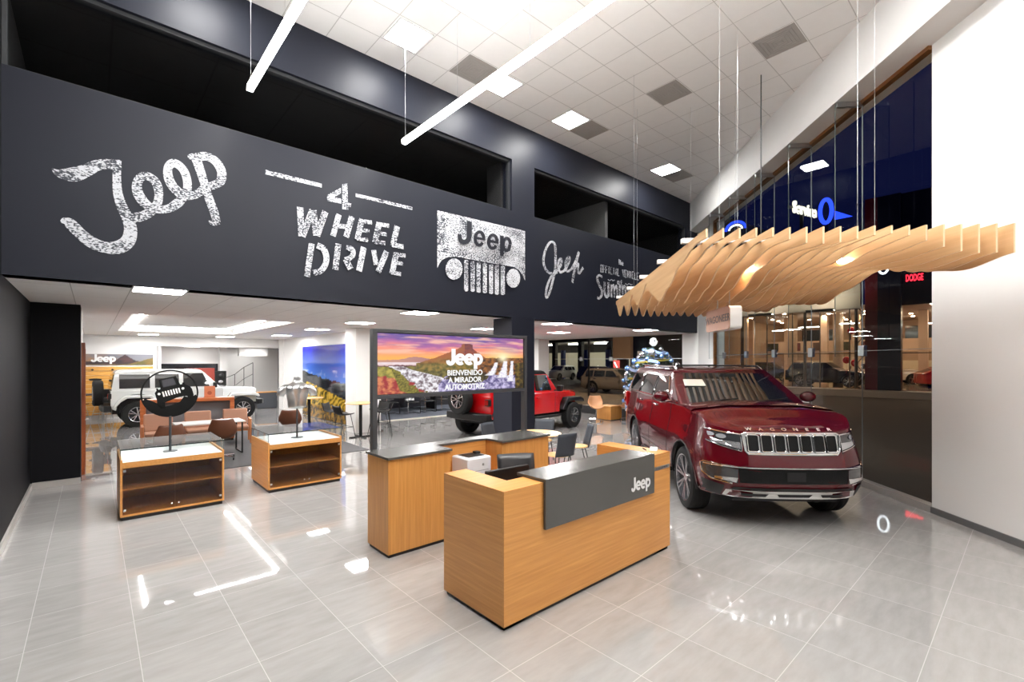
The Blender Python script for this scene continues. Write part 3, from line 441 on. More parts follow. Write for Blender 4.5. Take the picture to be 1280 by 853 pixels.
# ------------------------------------------------------------------ the glass front
e = bpy.data.objects.new('window_3', None); COL.objects.link(e); struct(e); e.location = G(6.857, GLASS_D, 0); e.rotation_euler.z = GROT
Lg = EA-6.857; TR = 2.28; HT = BEAM_Z
fins = [8.27+1.5*k-6.857 for k in range(5)]
edges = [0]+fins+[Lg]
for k in range(len(edges)-1):
    x0, x1 = edges[k]+.004, edges[k+1]-.004
    MB().box(x0, x1, -.006, .006, .10, TR-.004).build('pane', m_glass, e, smooth=0)
    MB().box(x0, x1, -.006, .006, TR+.004, HT-.002).build('pane', m_glass, e, smooth=0)
j = MB(); j.box(0, Lg, -.008, .008, TR-.004, TR+.004)
for x in fins: j.box(x-.004, x+.004, -.008, .008, .1, HT)
j.build('silicone_joint', mat('grey silicone joint', (.25, .27, .28), .4), e, smooth=0)
for x in fins:
    MB().box(x-.009, x+.009, .012, .44, TR-.10, HT-.01).build('glass_fin', m_fin, e, smooth=0)
    MB().box(x-.0095, x+.0095, .44, .444, TR-.10, HT-.01).build('fin_edge', m_edge, e, smooth=0)
    MB().box(x-.03, x+.03, .02, .43, HT-.09, HT-.012).build('fin_bracket', m_steel, e, .004)
    MB().box(x-.075, x+.075, -.03, .03, TR-.09, TR+.09).build('patch_fitting', m_steel, e, .008)
MB().box(0, Lg, -.05, .05, HT-.06, HT-.001).build('window_frame', m_frame, e, smooth=0)
MB().box(Lg-.05, Lg+.05, -.04, .04, .1, HT-.02).build('window_frame', m_frame, e, smooth=0)
cu = MB(); cu.box(0, Lg, -.10, .03, 0, .10); struct(cu.build('trim_1', m_base, smooth=0, loc=G(6.857, GLASS_D, 0), rz=GROT))
# white pier between the glass front and the back glass
px_ = [G(EA+.05, GLASS_D), (15.46, 7.70, 0), (15.46, 8.28, 0), (15.95, 8.28, 0), G(EA+.6, GLASS_D+.5), G(EA+.05, GLASS_D+.3)]
struct(poly('wall_pier_white', [(p[0], p[1], 0) for p in px_], m_white, z1=BEAM_Z))
# ------------------------------------------------------------------ low-ceilinged part
LX1 = 15.6
TRX = (.6, 3.8, 12.4, 19.4)
cb = MB()
def lq(x0, x1, y0, y1, z=LOW): cb.add([(x0, y0, z), (x1, y0, z), (x1, y1, z), (x0, y1, z)], [(0,1,2,3)])
lq(-.76, LX1, WALL_Y+.01, TRX[2]); lq(-.76, TRX[0], TRX[2], 22.7); lq(TRX[1], LX1, TRX[2], 22.7); lq(TRX[0], TRX[1], TRX[3], 22.7)
cl = struct(cb.build('ceiling_low', m_low, smooth=0))
cb = MB(); cb.box(TRX[0], TRX[1], TRX[2], TRX[3], LOW+.16, LOW+.2)
for q in ((TRX[0], TRX[0]+.005, TRX[2], TRX[3]), (TRX[1]-.005, TRX[1], TRX[2], TRX[3]), (TRX[0], TRX[1], TRX[2], TRX[2]+.005), (TRX[0], TRX[1], TRX[3]-.005, TRX[3])): cb.box(*q, LOW, LOW+.2)
struct(cb.build('ceiling_tray', m_whiteceil, smooth=0))
w = MB(); w.box(-.62, 7.2, 22.7, 22.95, 2.70, LOW+.1); w.box(-.62, 7.2, 22.95, 27.3, 2.74, 2.8); struct(w.build('wall_bulkhead', m_white, smooth=0))
w = MB(); w.box(-.62, 7.4, 27.0, 27.3, 0, 2.8)
w.box(1.90, 4.3, 25.0, 25.15, 2.0, 2.76); w.box(1.90, 4.3, 25.0, 25.15, 0, 1.35); w.box(1.9, 2.0, 22.75, 25.0, 0, 2.76)
struct(w.build('wall_far', m_white, smooth=0))
w = MB(); w.box(2.0, 4.3, 25.06, 25.12, 1.35, 2.0); struct(w.build('window_4', mat('dark night window', (.006, .007, .012), .1, spec=.6), smooth=0))
w = MB(); w.box(4.3, 4.6, 24.6, 25.15, 0, 2.76); w.box(6.22, 6.85, 21.9, 22.6, 0, LOW); w.box(5.72, 6.5, 13.2, 13.95, 0, LOW); w.box(5.0, 6.2, 24.3, 24.6, 2.35, 2.76)
struct(w.build('wall_column', m_white, smooth=0))
w = MB(); w.box(6.25, 6.45, 13.95, 21.9, 0, LOW); struct(w.build('wall_mural_side', m_white, smooth=0))
w = MB(); w.box(6.9, 15.6, 19.0, 19.2, 0, LOW); struct(w.build('wall_office', mat('charcoal office wall', (.022, .023, .03), .35), smooth=0))
w = MB(); w.box(14.45, 15.1, 14.4, 15.2, 0, LOW); w.box(15.0, 15.6, 15.2, 19.0, 0, LOW); struct(w.build('wall_pillar_far', m_white, smooth=0))
# carpet of the waiting corner and of the office zone
m_carpet = mat('grey carpet', (.085, .082, .085), .95, bump=.5, bscale=120)
m_carpet2 = mat('blue grey office carpet', (.085, .095, .12), .95, bump=.5, bscale=120)
cp = MB(); cp.box(.75, 4.9, 10.55, 16.2, 0, .012); tag(cp.build('carpet', m_carpet, smooth=0), 'grey carpet under the tan waiting armchairs', 'carpet')
cp = MB(); cp.box(6.9, 14.42, 15.3, 18.98, 0, .02); tag(cp.build('carpet', m_carpet2, smooth=0), 'blue grey carpet under the black meeting chairs seen below the screen', 'carpet')
struct(MB().box(6.9, 14.42, 15.16, 15.3, 0, .022).build('trim_2', mat('cream stone threshold', (.6, .57, .48), .3), smooth=0))
# back glass between the hall and the yard
e = bpy.data.objects.new('window_5', None); COL.objects.link(e); struct(e); e.location = (15.5, 8.28, 0)
Lb = 14.4-8.28; n = 4
for k in range(n):
    y0, y1 = Lb*k/n+.004, Lb*(k+1)/n-.004
    MB().box(-.006, .006, y0, y1, .08, 2.2).build('pane', m_glass, e, smooth=0); MB().box(-.006, .006, y0, y1, 2.21, LOW).build('pane', m_glass, e, smooth=0)
    if k: MB().box(-.03, .03, y0-.08, y0+.08, 2.12, 2.29).build('patch_fitting', m_steel, e, .008)
MB().box(-.01, .01, 0, Lb, 2.195, 2.215).build('window_frame', m_steel, e, smooth=0)
struct(MB().box(-.06, .06, 0, Lb, 0, .08).build('trim_3', m_base, loc=(15.5, 8.28, 0), smooth=0))
struct(MB().box(15.3, 16.1, WALL_Y+TH, 15.6, LOW+.02, 5.1).build('wall_over_back_glass', m_white, smooth=0))
# door in the left wall, seen edge on
d = bpy.data.objects.new('door_1', None); COL.objects.link(d); struct(d); d.location = (-.15, 11.85, 0)
m_dwood = wood('orange door veneer', lin(128, 58, 24), lin(176, 92, 44), 'Z', 1., .35)
MB().box(0, .035, 0, 1.0, 0, 2.35).build('door_leaf', m_dwood, d, .004); MB().box(0, .05, -.09, 0, 0, 2.45).box(0, .05, 1.0, 1.09, 0, 2.45).box(0, .05, -.09, 1.09, 2.35, 2.45).build('door_frame', m_dwood, d, .004)
MB().cyl((.04, .1, 1.0), (.09, .1, 1.0), .012).cyl((.085, .1, 1.0), (.085, .22, 1.0), .010).build('door_handle', m_steel, d)
# ------------------------------------------------------------------ lamps
m_lamp = emit('ceiling lamp diffuser', (1, .988, .97), 80.)
m_lamp2 = emit('low ceiling lamp diffuser', (1, .988, .97), 88.)
m_cove = emit('cove light strip', (1, .985, .965), 34.)
m_lamp3 = emit('added recess lamp diffuser', (1, .985, .965), 22.)
m_led = emit('linear lamp diffuser', (1, .978, .95), 44.)
m_whitem = mat('white lamp metal', (.8, .8, .8), .4)
def panel(loc, s, label, group, m, name='ceiling_light', sy=None):
    sy = sy or s
    t = thing(name, label, 'ceiling light', loc, 0, group)
    f = MB(); h = .012
    for q in ((-s/2, s/2, -sy/2, -sy/2+.02), (-s/2, s/2, sy/2-.02, sy/2), (-s/2, -s/2+.02, -sy/2+.02, sy/2-.02), (s/2-.02, s/2, -sy/2+.02, sy/2-.02)): f.box(*q, -h, 0)
    f.build('lamp_frame', m_whitem, t, smooth=0)
    MB().box(-s/2+.02, s/2-.02, -sy/2+.02, sy/2-.02, -.008, -.003).build('diffuser', m, t, smooth=0)
    return t
nth = ['first', 'second', 'third', 'fourth', 'fifth', 'sixth', 'seventh', 'eighth', 'ninth', 'tenth']
gl = 'square lamps in the high tiled ceiling'
for k, x in enumerate((3.84, 5.835, 7.83, 11.82)):
    panel((x, 6.82, CEIL), .60, '%s square lamp from the left, in the high ceiling row along the lettered wall' % nth[k], gl, m_lamp)
for k, (x, y) in enumerate([(1.845, 1.5), (.5, 1.5), (1.845, -1.16), (3.84, .84), (5.17, 1.5), (.5, -3), (1.18, 6.82), (6.5, 2.83)]):  # added lamps out of view, placed to light the hall
    panel((x, y, CEIL), .60, 'added square lamp in the high ceiling out of view, %s of that group' % nth[k], 'added square lamps beyond the frame', m_lamp)
# coffer
t = thing('coffer_light', 'large white square light coffer let into the high tiled ceiling', 'ceiling light', ((CX0+CX1)/2, (CY0+CY1)/2, CEIL))
hw, hh = (CX1-CX0)/2, (CY1-CY0)/2
f = MB(); f.box(-hw, hw, -hh, -hh+.01, 0, .18); f.box(-hw, hw, hh-.01, hh, 0, .18); f.box(-hw, -hw+.01, -hh, hh, 0, .18); f.box(hw-.01, hw, -hh, hh, 0, .18); f.build('coffer_side', m_whitem, t, smooth=0)
MB().box(-hw, hw, -hh, hh, .18, .2).build('diffuser', emit('coffer diffuser', (1, .985, .96), 1.6), t, smooth=0)
# vents
m_vent = mat('grey vent tile', (.34, .32, .30), .6)
for x, y, lb in ((5.17, 6.82, 'grey square air vent beside the second lamp above the lettered wall, behind the long lamp'), (8.495, 6.82, 'grey square air vent beside the third lamp of the row above the lettered wall'),
                 (12.485, 6.82, 'grey square air vent beside the farthest square lamp in the high ceiling'), (8.495, 4.825, 'grey square air vent alone in the middle of the high ceiling'), (8.495, 2.83, 'grey square air vent nearest the white beam in the high ceiling')):
    t = thing('air_vent', lb, 'air vent', (x, y, CEIL), 0, 'air vents in the high ceiling')
    MB().box(-.315, .315, -.315, .315, -.006, 0).build('vent_plate', m_vent, t, smooth=0)
    s_ = MB()
    for q in range(5): r0 = .05+.05*q; s_.tube([(r0*sx_, r0*sy_, -.008) for sx_, sy_ in ((-1,-1),(1,-1),(1,1),(-1,1))], .004, 4, closed=True)
    s_.build('vent_louvre', m_vent, t, smooth=0)
# long linear lamps
for x, yy, lb in ((1.585, (-3.2, 7.08), 'long thin hanging linear lamp nearer the dark left wall'), (3.90, (-.6, 7.08), 'long thin hanging linear lamp that crosses the photo above the words and coffer')):
    t = thing('linear_lamp', lb, 'hanging lamp', (x, yy[1], 5.8), 0, 'long linear lamps')
    Ln = yy[1]-yy[0]
    MB().box(-.035, .035, -Ln, 0, -.045, .028).build('diffuser', m_led, t, smooth=0)
    MB().box(-.012, .012, -Ln+.01, -.01, .028, .034).build('lamp_housing', m_whitem, t, smooth=0)
    k = .05
    while k < Ln:
        MB().cyl((0, -k, .03), (0, -k, CEIL-5.8), .002, n=6).build('suspension_cable', m_steel, t); k += 1.5
# lamps of the low ceiling
gl = 'square lamps in the low ceiling'
lows = [(.69, 8.05, 'first lamp of the low ceiling just inside the opening, above the standing display cases'), (4.9, 8.25, 'lamp of the low ceiling just inside the opening, left above the screen'), (5.05, 11.4, 'lamp of the low ceiling behind the opening, second row, left of the screen'),
        (5.1, 14.6, 'third row lamp of the low ceiling, in front of the mural'), (5.3, 18.9, 'faint farthest lamp of the low ceiling, beyond the glowing tray'), (8.95, 8.25, 'lamp of the low ceiling just right of the dark pier'),
        (12.85, 8.1, 'lamp of the low ceiling above the decorated tree'), (11.7, 10.7, 'smaller looking lamp of the low ceiling above the red car, towards the yard glass'), (8.7, 11.0, 'lamp of the low ceiling just left of the dark pier above the screen'), (12.3, 14.0, 'lamp of the low ceiling over the far side of the red car'), (8.7, 14.2, 'lamp of the low ceiling deep behind the screen'), (1.5, 21.3, 'added faint lamp of the low ceiling beyond the tray, above the white car roof'), (3.9, 21.3, 'added faint lamp of the low ceiling beyond the tray, above the white car bonnet'), (12.3, 17.2, 'lamp of the low ceiling in the office corner beyond the red car')]  # the two beyond the tray are added to brighten the far end
for x, y, lb in ((1.0, 24.0, 'added lamp above the accessory wall passage in the far white recess'), (3.2, 24.0, 'added lamp above the parts cabinet in the far white recess'), (5.6, 23.7, 'added lamp above the dark counter in the far white recess'), (5.6, 26, 'added lamp at the very back of the far white recess')): panel((x, y, 2.74), .60, lb, 'added square lamps in the far recess', m_lamp3)  # added behind the bulkhead to brighten the far white walls
for x, y, lb in lows: panel((x, y, LOW), .60, lb, gl, m_lamp2)
t = thing('cove_light', 'glowing rectangular light strip in the tray of the low ceiling', 'ceiling light', (0, 0, LOW))
x0, x1, y0, y1 = TRX[0]+.25, TRX[1]-.25, TRX[2]+.35, TRX[3]-.35
for q in ((x0, x1, y0, y0+.06), (x0, x1, y1-.06, y1), (x0, x0+.06, y0, y1), (x1-.06, x1, y0, y1)): MB().box(*q, .13, .158).build('light_strip', m_cove, t, smooth=0)
# world: night sky
wd = bpy.data.worlds.new('night'); SC.world = wd; wd.use_nodes = True
bg = wd.node_tree.nodes['Background']; bg.inputs[0].default_value = (.10, .14, .85, 1); bg.inputs[1].default_value = .031
SC.view_settings.view_transform = 'Standard'; SC.view_settings.look = 'None'; SC.view_settings.gamma = 1; SC.view_settings.use_curve_mapping = False
SC.view_settings.exposure = 0.2
SC.cycles.use_denoising = True
SC.cycles.max_bounces = 10; SC.cycles.diffuse_bounces = 5; SC.cycles.glossy_bounces = 5; SC.cycles.transparent_max_bounces = 24; SC.cycles.transmission_bounces = 6
SC.cycles.sample_clamp_indirect = 6.0; SC.cycles.caustics_reflective = False; SC.cycles.caustics_refractive = False
# ------------------------------------------------------------------ reception
OW0, OW1 = lin(192, 130, 64), lin(216, 156, 86)
m_oakh = wood('golden oak veneer, level grain', OW0, OW1, 'X', 1., .36, .8)
m_oakhy = wood('golden oak veneer, level grain across', OW0, OW1, 'Y', 1., .36, .8)
m_oakv = wood('golden oak veneer, upright grain', OW0, OW1, 'Z', 1., .36, .8)
m_stone = mat('grey satin worktop', (.075, .074, .068), .27, spec=.5, bump=.02, bscale=200)
m_kick = mat('black plinth', (.012, .010, .009), .5)
m_letw = mat('white letters', (.85, .85, .85), .35)
m_inner = mat('dark inner laminate', (.10, .07, .05), .6)
t = thing('reception_desk', 'golden oak reception desk with a folded grey front panel', 'desk', (2.37, 2.74, 0))
L_, D_ = 2.47, .83
b = MB(); b.box(.02, L_-.02, .02, .24, .0, .035); b.box(.02, .24, .02, D_-.02, 0, .035); b.box(L_-.24, L_-.02, .02, D_-.02, 0, .035); b.build('plinth', m_kick, t, smooth=0)
b = MB(); b.box(0, L_, 0, .018, .035, 1.07); b.box(.018, L_-.018, .22, .24, .035, 1.07); b.build('front_panel', m_oakh, t, .0015)
b = MB(); b.box(0, .018, .018, D_, .035, 1.07); b.box(.23, .25, .24, D_, .035, 1.07); b.box(0.018, .23, D_-.018, D_, .035, 1.07); b.build('side_panel', m_oakhy, t, .0015)
b = MB(); b.box(L_-.018, L_, .018, D_, .035, 1.07); b.box(L_-.25, L_-.23, .24, D_, .035, 1.07); b.box(L_-.23, L_-.018, D_-.018, D_, .035, 1.07); b.build('side_panel', m_oakhy, t, .0015)
b = MB(); b.prism([(0, 0), (L_, 0), (L_, D_), (L_-.25, D_), (L_-.25, .25), (.25, .25), (.25, D_), (0, D_)], 1.07, 1.09); b.build('counter_top', m_oakh, t, .0015)
b = MB(); b.box(.255, L_-.255, .25, .80, .72, .745); b.build('work_surface', m_oakh, t, .0015)
b = MB(); b.box(.43, 2.09, -.035, .32, 1.092, 1.118); b.box(.43, 2.09, -.035, -.008, .70, 1.092); b.build('folded_panel', m_stone, t, .0015)
S, Wd = jeep_strokes(.135); k = .34/Wd
ribbons(MB(), [[s[0]]+[(p[0]*k, p[1]*k, p[2]*k) for p in s[1:]] for s in S], plane_fn(lambda x, z: (1.66+x, -.038, .785+z), (0, -1, 0))).build('logo_lettering', m_letw, t, smooth=0)
b = MB(); b.box(2.13, 2.45, -.004, 0, .915, .955); b.build('nameplate', m_steel, t, .001)
text_mesh('nameplate_lettering', 'WAGONEER', .028, m_blk, t, basis((2.29, -.0045, .934), (1, 0, 0), (0, 0, 1)), .0005, sx=1.55)
# things on and in it
t = thing('paper_card', 'small white folded card on the right wing of the reception desk', 'card', (4.77, 2.90, 1.091), .4)
MB().prism([(-.05, 0), (.05, 0), (0, .035)], -.04, .04, lambda u, v, h: (u, h, v)).build('folded_card', m_letw, t, smooth=0)
t = thing('pen', 'dark pen beside the white card on the reception desk', 'pen', (4.70, 2.98, 1.091), .9)
MB().cyl((-.06, 0, .007), (.05, 0, .007), .006, n=10).cyl((.05, 0, .007), (.065, 0, .007), .006, .001, n=10).build('pen_barrel', m_blk, t)
t = thing('monitor', 'black desktop monitor seen from behind over the reception desk', 'monitor', (2.90, 3.30, .745), radians(-4))
MB().box(-.25, .25, -.02, .02, .08, .36).build('screen_housing', m_blk, t, .008)
MB().cyl((0, .03, 0), (0, .03, .2), .02).build('stand_neck', m_blk, t); MB().lathe([(.0, 0), (.12, 0), (.12, .012), (0, .015)], 24, Matrix.Translation((0, .03, 0))).build('stand_base', m_blk, t)
def office_chair(name, label, loc, rz, m_seat, m_f, back_h=.5, arms=True, chrome=None, group=None):
    chrome = chrome or m_chrome
    t = thing(name, label, 'chair', loc, rz, group)
    MB().rings([[(x*sx_, y*sy_, z) for x, y in ((-.24,-.24),(.24,-.24),(.24,.24),(-.24,.24))] for sx_, sy_, z in ((.96, .96, .44), (1, 1, .46), (1, 1, .49), (.93, .93, .51))]).build('seat', m_seat, t, .02)
    bk = MB(); bk.grid([[(-.23+.46*i/8, -.24-.03*(1-((i-4)/4)**2)-.10*(j/6)**1.5, .52+back_h*j/6) for i in range(9)] for j in range(7)])
    o = bk.build('backrest', m_seat, t); q = o.modifiers.new('s', 'SOLIDIFY'); q.thickness = .045; q.offset = 0
    MB().cyl((0, 0, .08), (0, 0, .44), .025).build('gas_column', chrome, t)
    for k in range(5):
        a = 2*pi*k/5+.3; l = MB(); l.tube([(0, 0, .10), (.28*cos(a), .28*sin(a), .07)], [.02, .012], 8); o = l.build('leg', chrome, t)
        MB().cyl((.28*cos(a)-.012, .28*sin(a), .03), (.28*cos(a)+.012, .28*sin(a), .03), .03, n=14).build('caster', m_blk, o)
    if arms:
        for s_ in (-1, 1):
            MB().tube([(s_*.25, .16, .5), (s_*.28, .17, .66), (s_*.28, -.12, .69), (s_*.24, -.26, .72)], .011, 8).build('armrest', chrome, t)
    return t
m_leather = mat('black leather', (.012, .012, .014), .35, coat=.2)
office_chair('office_chair', 'black leather office chair with chrome arms behind the reception desk', (3.72, 3.98, 0), radians(150), m_leather, m_chrome, .44)
# ------------------------------------------------------------------ back counter
def storage(x, w_, label):
    t = thing('storage_cabinet', label, 'cabinet', (x, 4.58, 0), 0, 'tall oak cabinets of the back counter')
    MB().box(.015, w_-.015, .015, .48, 0, .035).build('plinth', m_kick, t, smooth=0)
    b = MB(); b.box(0, .018, 0, .50, .035, 1.05); b.box(w_-.018, w_, 0, .50, .035, 1.05); b.box(.018, w_-.018, .48, .50, .035, 1.05); b.box(.018, w_-.018, .02, .48, 1.03, 1.05); b.box(.018, w_-.018, .02, .48, .035, .055); b.build('cabinet_body', m_oakv, t, .0015)
    h = (w_-.036)/2
    for k in range(2): MB().box(.019+k*h, .017+(k+1)*h, 0, .018, .037, 1.048).build('door', m_oakv, t, .0012)
    return t
storage(2.34, .79, 'tall two door oak cabinet, left end of the back counter by the screen post')
storage(3.93, .86, 'tall two door oak cabinet at the right end of the back counter')
t = thing('low_cabinet', 'low oak cabinet between the two tall cabinets, under the printer', 'cabinet', (3.135, 4.58, 0))
MB().box(0, .79, .02, .30, 0, .04).build('plinth', m_kick, t, smooth=0); MB().box(0, .79, 0, .31, .04, .645).build('cabinet_body', m_oakv, t, .0015)
for k in range(2): MB().box(.005+k*.392, .39+k*.392, -.018, -.001, .045, .64).build('door', m_oakv, t, .0012)
t = thing('counter_screen', 'oak back panel joining the two tall cabinets behind the printer', 'panel', (3.135, 4.905, 0))
MB().box(0, .79, 0, .17, 0.0, 1.05).build('panel_board', m_oakh, t, .0015)
b = MB(); b.prism([(2.325, 4.555), (3.145, 4.555), (3.145, 4.895), (3.915, 4.895), (3.915, 4.555), (4.805, 4.555), (4.805, 5.10), (2.325, 5.10)], 1.051, 1.077)
tag(b.build('worktop', m_stone, None, .0015), 'long grey satin worktop over the oak back counter', 'worktop')
t = thing('printer', 'white laser printer on the low cabinet of the back counter', 'printer', (3.50, 4.66, .646))
m_pw = mat('white printer plastic', (.74, .74, .75), .4)
MB().box(-.18, .18, -.17, .17, 0, .29).build('printer_body', m_pw, t, .018)
MB().prism([(-.12, .292), (.13, .292), (.13, .296), (-.12, .296)], -.10, .12, lambda u, v, h: (u, h, v)).build('output_tray', m_blk, t)
MB().box(-.13, .13, -.172, -.17, .05, .055).box(-.13, .13, -.172, -.17, .13, .133).build('tray_gap', m_dark, t, smooth=0)
MB().box(.09, .16, .02, .10, .292, .318).build('control_panel', m_blk, t, .006)
MB().lathe([(.016, 0), (.016, .001)], 20, basis((.05, -.1705, .20), (1, 0, 0), (0, 0, 1))).build('round_logo', m_steel, t)
# ------------------------------------------------------------------ screen on two posts
t = thing('display_screen', 'wide bright landscape screen between two dark grey posts, with the welcome text', 'screen', (2.43, 5.18, 0))
m_post = mat('charcoal painted post', (.042, .044, .048), .42)
SW, Z0, Z1 = 2.43, 1.655, 2.485
b = MB(); b.box(0, .06, -.04, .04, 0, Z1); b.build('post', m_post, t, .003); MB().box(SW-.0, SW+.05, -.04, .04, 0, Z1).build('post', m_post, t, .003)
b = MB(); b.box(.06, SW, -.04, .04, Z0, Z0+.045); b.box(.06, SW, -.04, .04, Z1-.04, Z1); b.box(.06, SW, .0, .04, Z0+.045, Z1-.04); b.build('screen_frame', m_post, t, .002)
def sunset(u, v):
    S1 = lambda a, b_, x: max(0., min(1., (x-a)/(b_-a)))
    n1 = fbm(u*5, v*7, 5, 1.); n2 = fbm(u*34, v*15, 4, 5.); n3 = fbm(u*80, v*34, 3, 9.)
    c = mixc((1.0, .46, .10), (.95, .30, .20), S1(.60, .72, v)); c = mixc(c, (.55, .16, .36), S1(.72, .84, v+n1*.10)); c = mixc(c, (.13, .08, .36), S1(.84, 1.0, v+n1*.14))
    cl = S1(.05, .6, fbm(u*4.2, v*15, 5, 3.)+.15); c = mixc(c, (1., .58, .42), cl*.75*S1(.62, .7, v)); c = mixc(c, (.30, .10, .32), S1(.1, .6, fbm(u*5, v*17, 5, 13.))*.6*S1(.7, .8, v))
    c = mixc((1., .90, .42), c, S1(0, .30, hypot((u-.83)*1.7, (v-.60)*1.0))**.6)
    if v < .565+.05*exp(-((u-.22)/.08)**2)+.018*fbm(u*12, 0, 3, 8.): c = mixc((.62, .30, .20), (.40, .20, .22), u*3)
    if v < .525: c = mixc((.85, .72, .76), (.70, .40, .34), S1(.50, .46, v)+n2*.4)
    if v < .475+.012*n2+.02*fbm(u*6, 0, 3, 2.) and u < .5 and v > .43: c = (.15, .05, .07)
    # left meadow and river
    if v < .455+.01*n2:
        rv = .30-.75*(v-.45)-.10*sin(v*11); wd_ = .045+.17*S1(.40, .05, v)
        c = mixc((.20, .19, .03), (.52, .42, .08), .5+n2) if v > .30-.25*u+.06*n1 else mixc((.34, .02, .03), (.70, .24, .10), .40+n2*1.5)
        d = (u-(.10+(.455-v)*.86))/wd_
        if abs(d+.22*n2) < 1: c = mixc((.16, .11, .13), (.92, .90, .95), .58+n3*.6+n2*1.3)
        if d > 1-.2*n2: c = mixc((.05, .045, .015), (.24, .20, .05), .45+n2)
        if d < -1+.3*n2 and d > -1.5: c = mixc((.08, .07, .01), (.30, .26, .04), .5+n3)
    # peak
    pk = .50+.36*max(0, 1-abs(u-.555)/(.36 if u < .555 else .24))**1.35+.012*n2
    if abs(u-.555) < .04: pk = max(pk, .87-8*(u-.555)**2-.6*max(0, abs(u-.555)-.028))
    if v < pk and v > .36+.1*abs(u-.5) and u > .22:
        c = mixc((.40, .10, .03), (.16, .04, .06), S1(.60, .84, v)+n2*.5); c = mixc(mixc((.09, .09, .02), (.34, .22, .05), .5+n2), c, S1(.50, .66, v+n1*.08)); 
        if u < .54: c = mixc(c, (.62, .22, .06), .35*S1(.5, .8, v))
    # right cliffs, pool and falls
    if u > .62 and v < .605+.012*n2-.25*max(0, .70-u): c = mixc((.05, .02, .01), (.42, .16, .04), .38+n2*.9+.35*sin(u*110+n2*4)*.3)
    if .60 < v < .63 and u > .72 and v < .612+.02*n2: c = mixc((.30, .16, .03), (.75, .42, .10), .5+n2)
    if v < .27+.03*n1 and u > .36+.3*max(0, v-.12): c = mixc((.10, .08, .24), (.66, .60, .86), .40+n3*.4+n2*1.1)
    if hypot((u-.565)/.15, (v-.24)/.115) < 1+.15*n2: c = mixc((.02, .018, .008), (.13, .10, .03), .35+n2)
    for fx, ft, fb, fw, sl in ((.775, .52, .27, .016, .16), (.850, .55, .22, .020, .10), (.905, .55, .14, .013, .05)):
        if fb < v < ft:
            q = (ft-v)/(ft-fb); xx = fx-sl*q**1.6*.3; w_ = fw*(1+1.6*q**2)
            m = 1-abs(u-xx)/w_+.25*n3
            if m > 0: c = mixc(c, mixc((.72, .66, .86), (1, 1, 1), .7+n3), min(1, m*2.5))
    if u > .93 and v < .52-.3*(1-u): c = mixc((.025, .015, .008), (.22, .15, .02), .3+n2)
    gl = exp(-(hypot((u-.83)*2.2, v-.61)/.07)**2); c = mixc(c, (1., .93, .6), gl)
    return c
m_scr = vcol_mat('lit screen picture', .88)
picture('screen_picture', SW-.075, Z1-Z0-.10, 400, 140, sunset, lambda x, z: (.068+x, -.012, Z0+.052+z), m_scr, t)
m_scrw = emit('lit white letters', (1, 1, 1), .95)
S, Wd = jeep_strokes(.19, 1.12); k = .60/Wd
ribbons(MB(), [[s[0]]+[(p[0]*k, p[1]*k, p[2]*k) for p in s[1:]] for s in S], plane_fn(lambda x, z: (1.045+x, -.016, Z0+.395+z*.88), (0, -1, 0))).build('logo_lettering', m_scrw, t, smooth=0)
text_mesh('welcome_lettering', 'BIENVENIDO\nA MIRADOR\nAUTOMOTRIZ', .10, m_scrw, t, basis((1.345, -.017, Z0+.195), (1, 0, 0), (0, 0, 1)), .0008, .0022, sx=1.02)
# ------------------------------------------------------------------ display cases
m_case_glass = glass('case glass', (.93, .95, .95), 1.5)
m_cab_glass = glass('cabinet door glass', (.80, .78, .74), 1.5, 1.)
m_whitel = mat('white laminate', (.82, .84, .83), .25)
def case(loc, label):
    t = thing('display_case', label, 'display case', loc, 0, 'oak display cases with glass tops')
    W, D = 1.18, 1.05
    MB().box(.02, W-.02, .02, D-.02, 0, .05).build('plinth', m_kick, t, smooth=0)
    b = MB(); b.box(0, .025, 0, D, .05, .80); b.box(W-.025, W, 0, D, .05, .80); b.box(.025, W-.025, D-.02, D, .05, .70); b.box(.025, W-.025, 0, D-.02, .05, .075); b.box(.025, W-.025, 0, D, .69, .765)
    b.build('cabinet_body', m_oakhy, t, .0015)
    MB().box(.025, W-.025, .04, D-.02, .385, .405).build('shelf', m_oakh, t, .001)
    MB().box(.026, W-.026, .002, D-.002, .765, .772).build('display_bed', m_whitel, t, smooth=0)
    for k in range(2):
        x0 = .03+k*.561; o = MB().box(x0, x0+.557, .002, .008, .08, .685).build('glass_door', m_cab_glass, t, smooth=0)
        MB().sphere((x0+(.52 if k == 0 else .04), -.012, .13), .014).cyl((x0+(.52 if k == 0 else .04), .002, .13), (x0+(.52 if k == 0 else .04), -.01, .13), .006).build('knob', m_chrome, o)
        for z in (.12, .64): MB().box(x0+(.0 if k == 0 else .527), x0+(.03 if k == 0 else .557), -.008, .0, z, z+.03).build('hinge', m_steel, o, .002)
    g = MB(); zt = .935
    g.box(.004, .010, .004, D-.004, .772, zt); g.box(W-.010, W-.004, .004, D-.004, .772, zt); g.box(.010, W-.010, .004, .010, .772, zt); g.box(.010, W-.010, D-.010, D-.004, .772, zt); g.box(.004, W-.004, .004, D-.004, zt, zt+.006)
    g.build('glass_top', m_case_glass, t, smooth=0)
    e_ = MB()
    for x, y in ((.004, .004), (W-.004, .004), (W-.004, D-.004), (.004, D-.004)): e_.box(x-.003, x+.003, y-.003, y+.003, .772, zt+.006)
    e_.box(.004, W-.004, .0015, .0045, zt-.002, zt+.008); e_.box(.0015, .0045, .004, D-.004, zt-.002, zt+.008); e_.box(W-.0045, W-.0015, .004, D-.004, zt-.002, zt+.008)
    e_.build('glass_edge', mat('dark glass edge', (.03, .05, .05), .2), t, smooth=0)
    return t
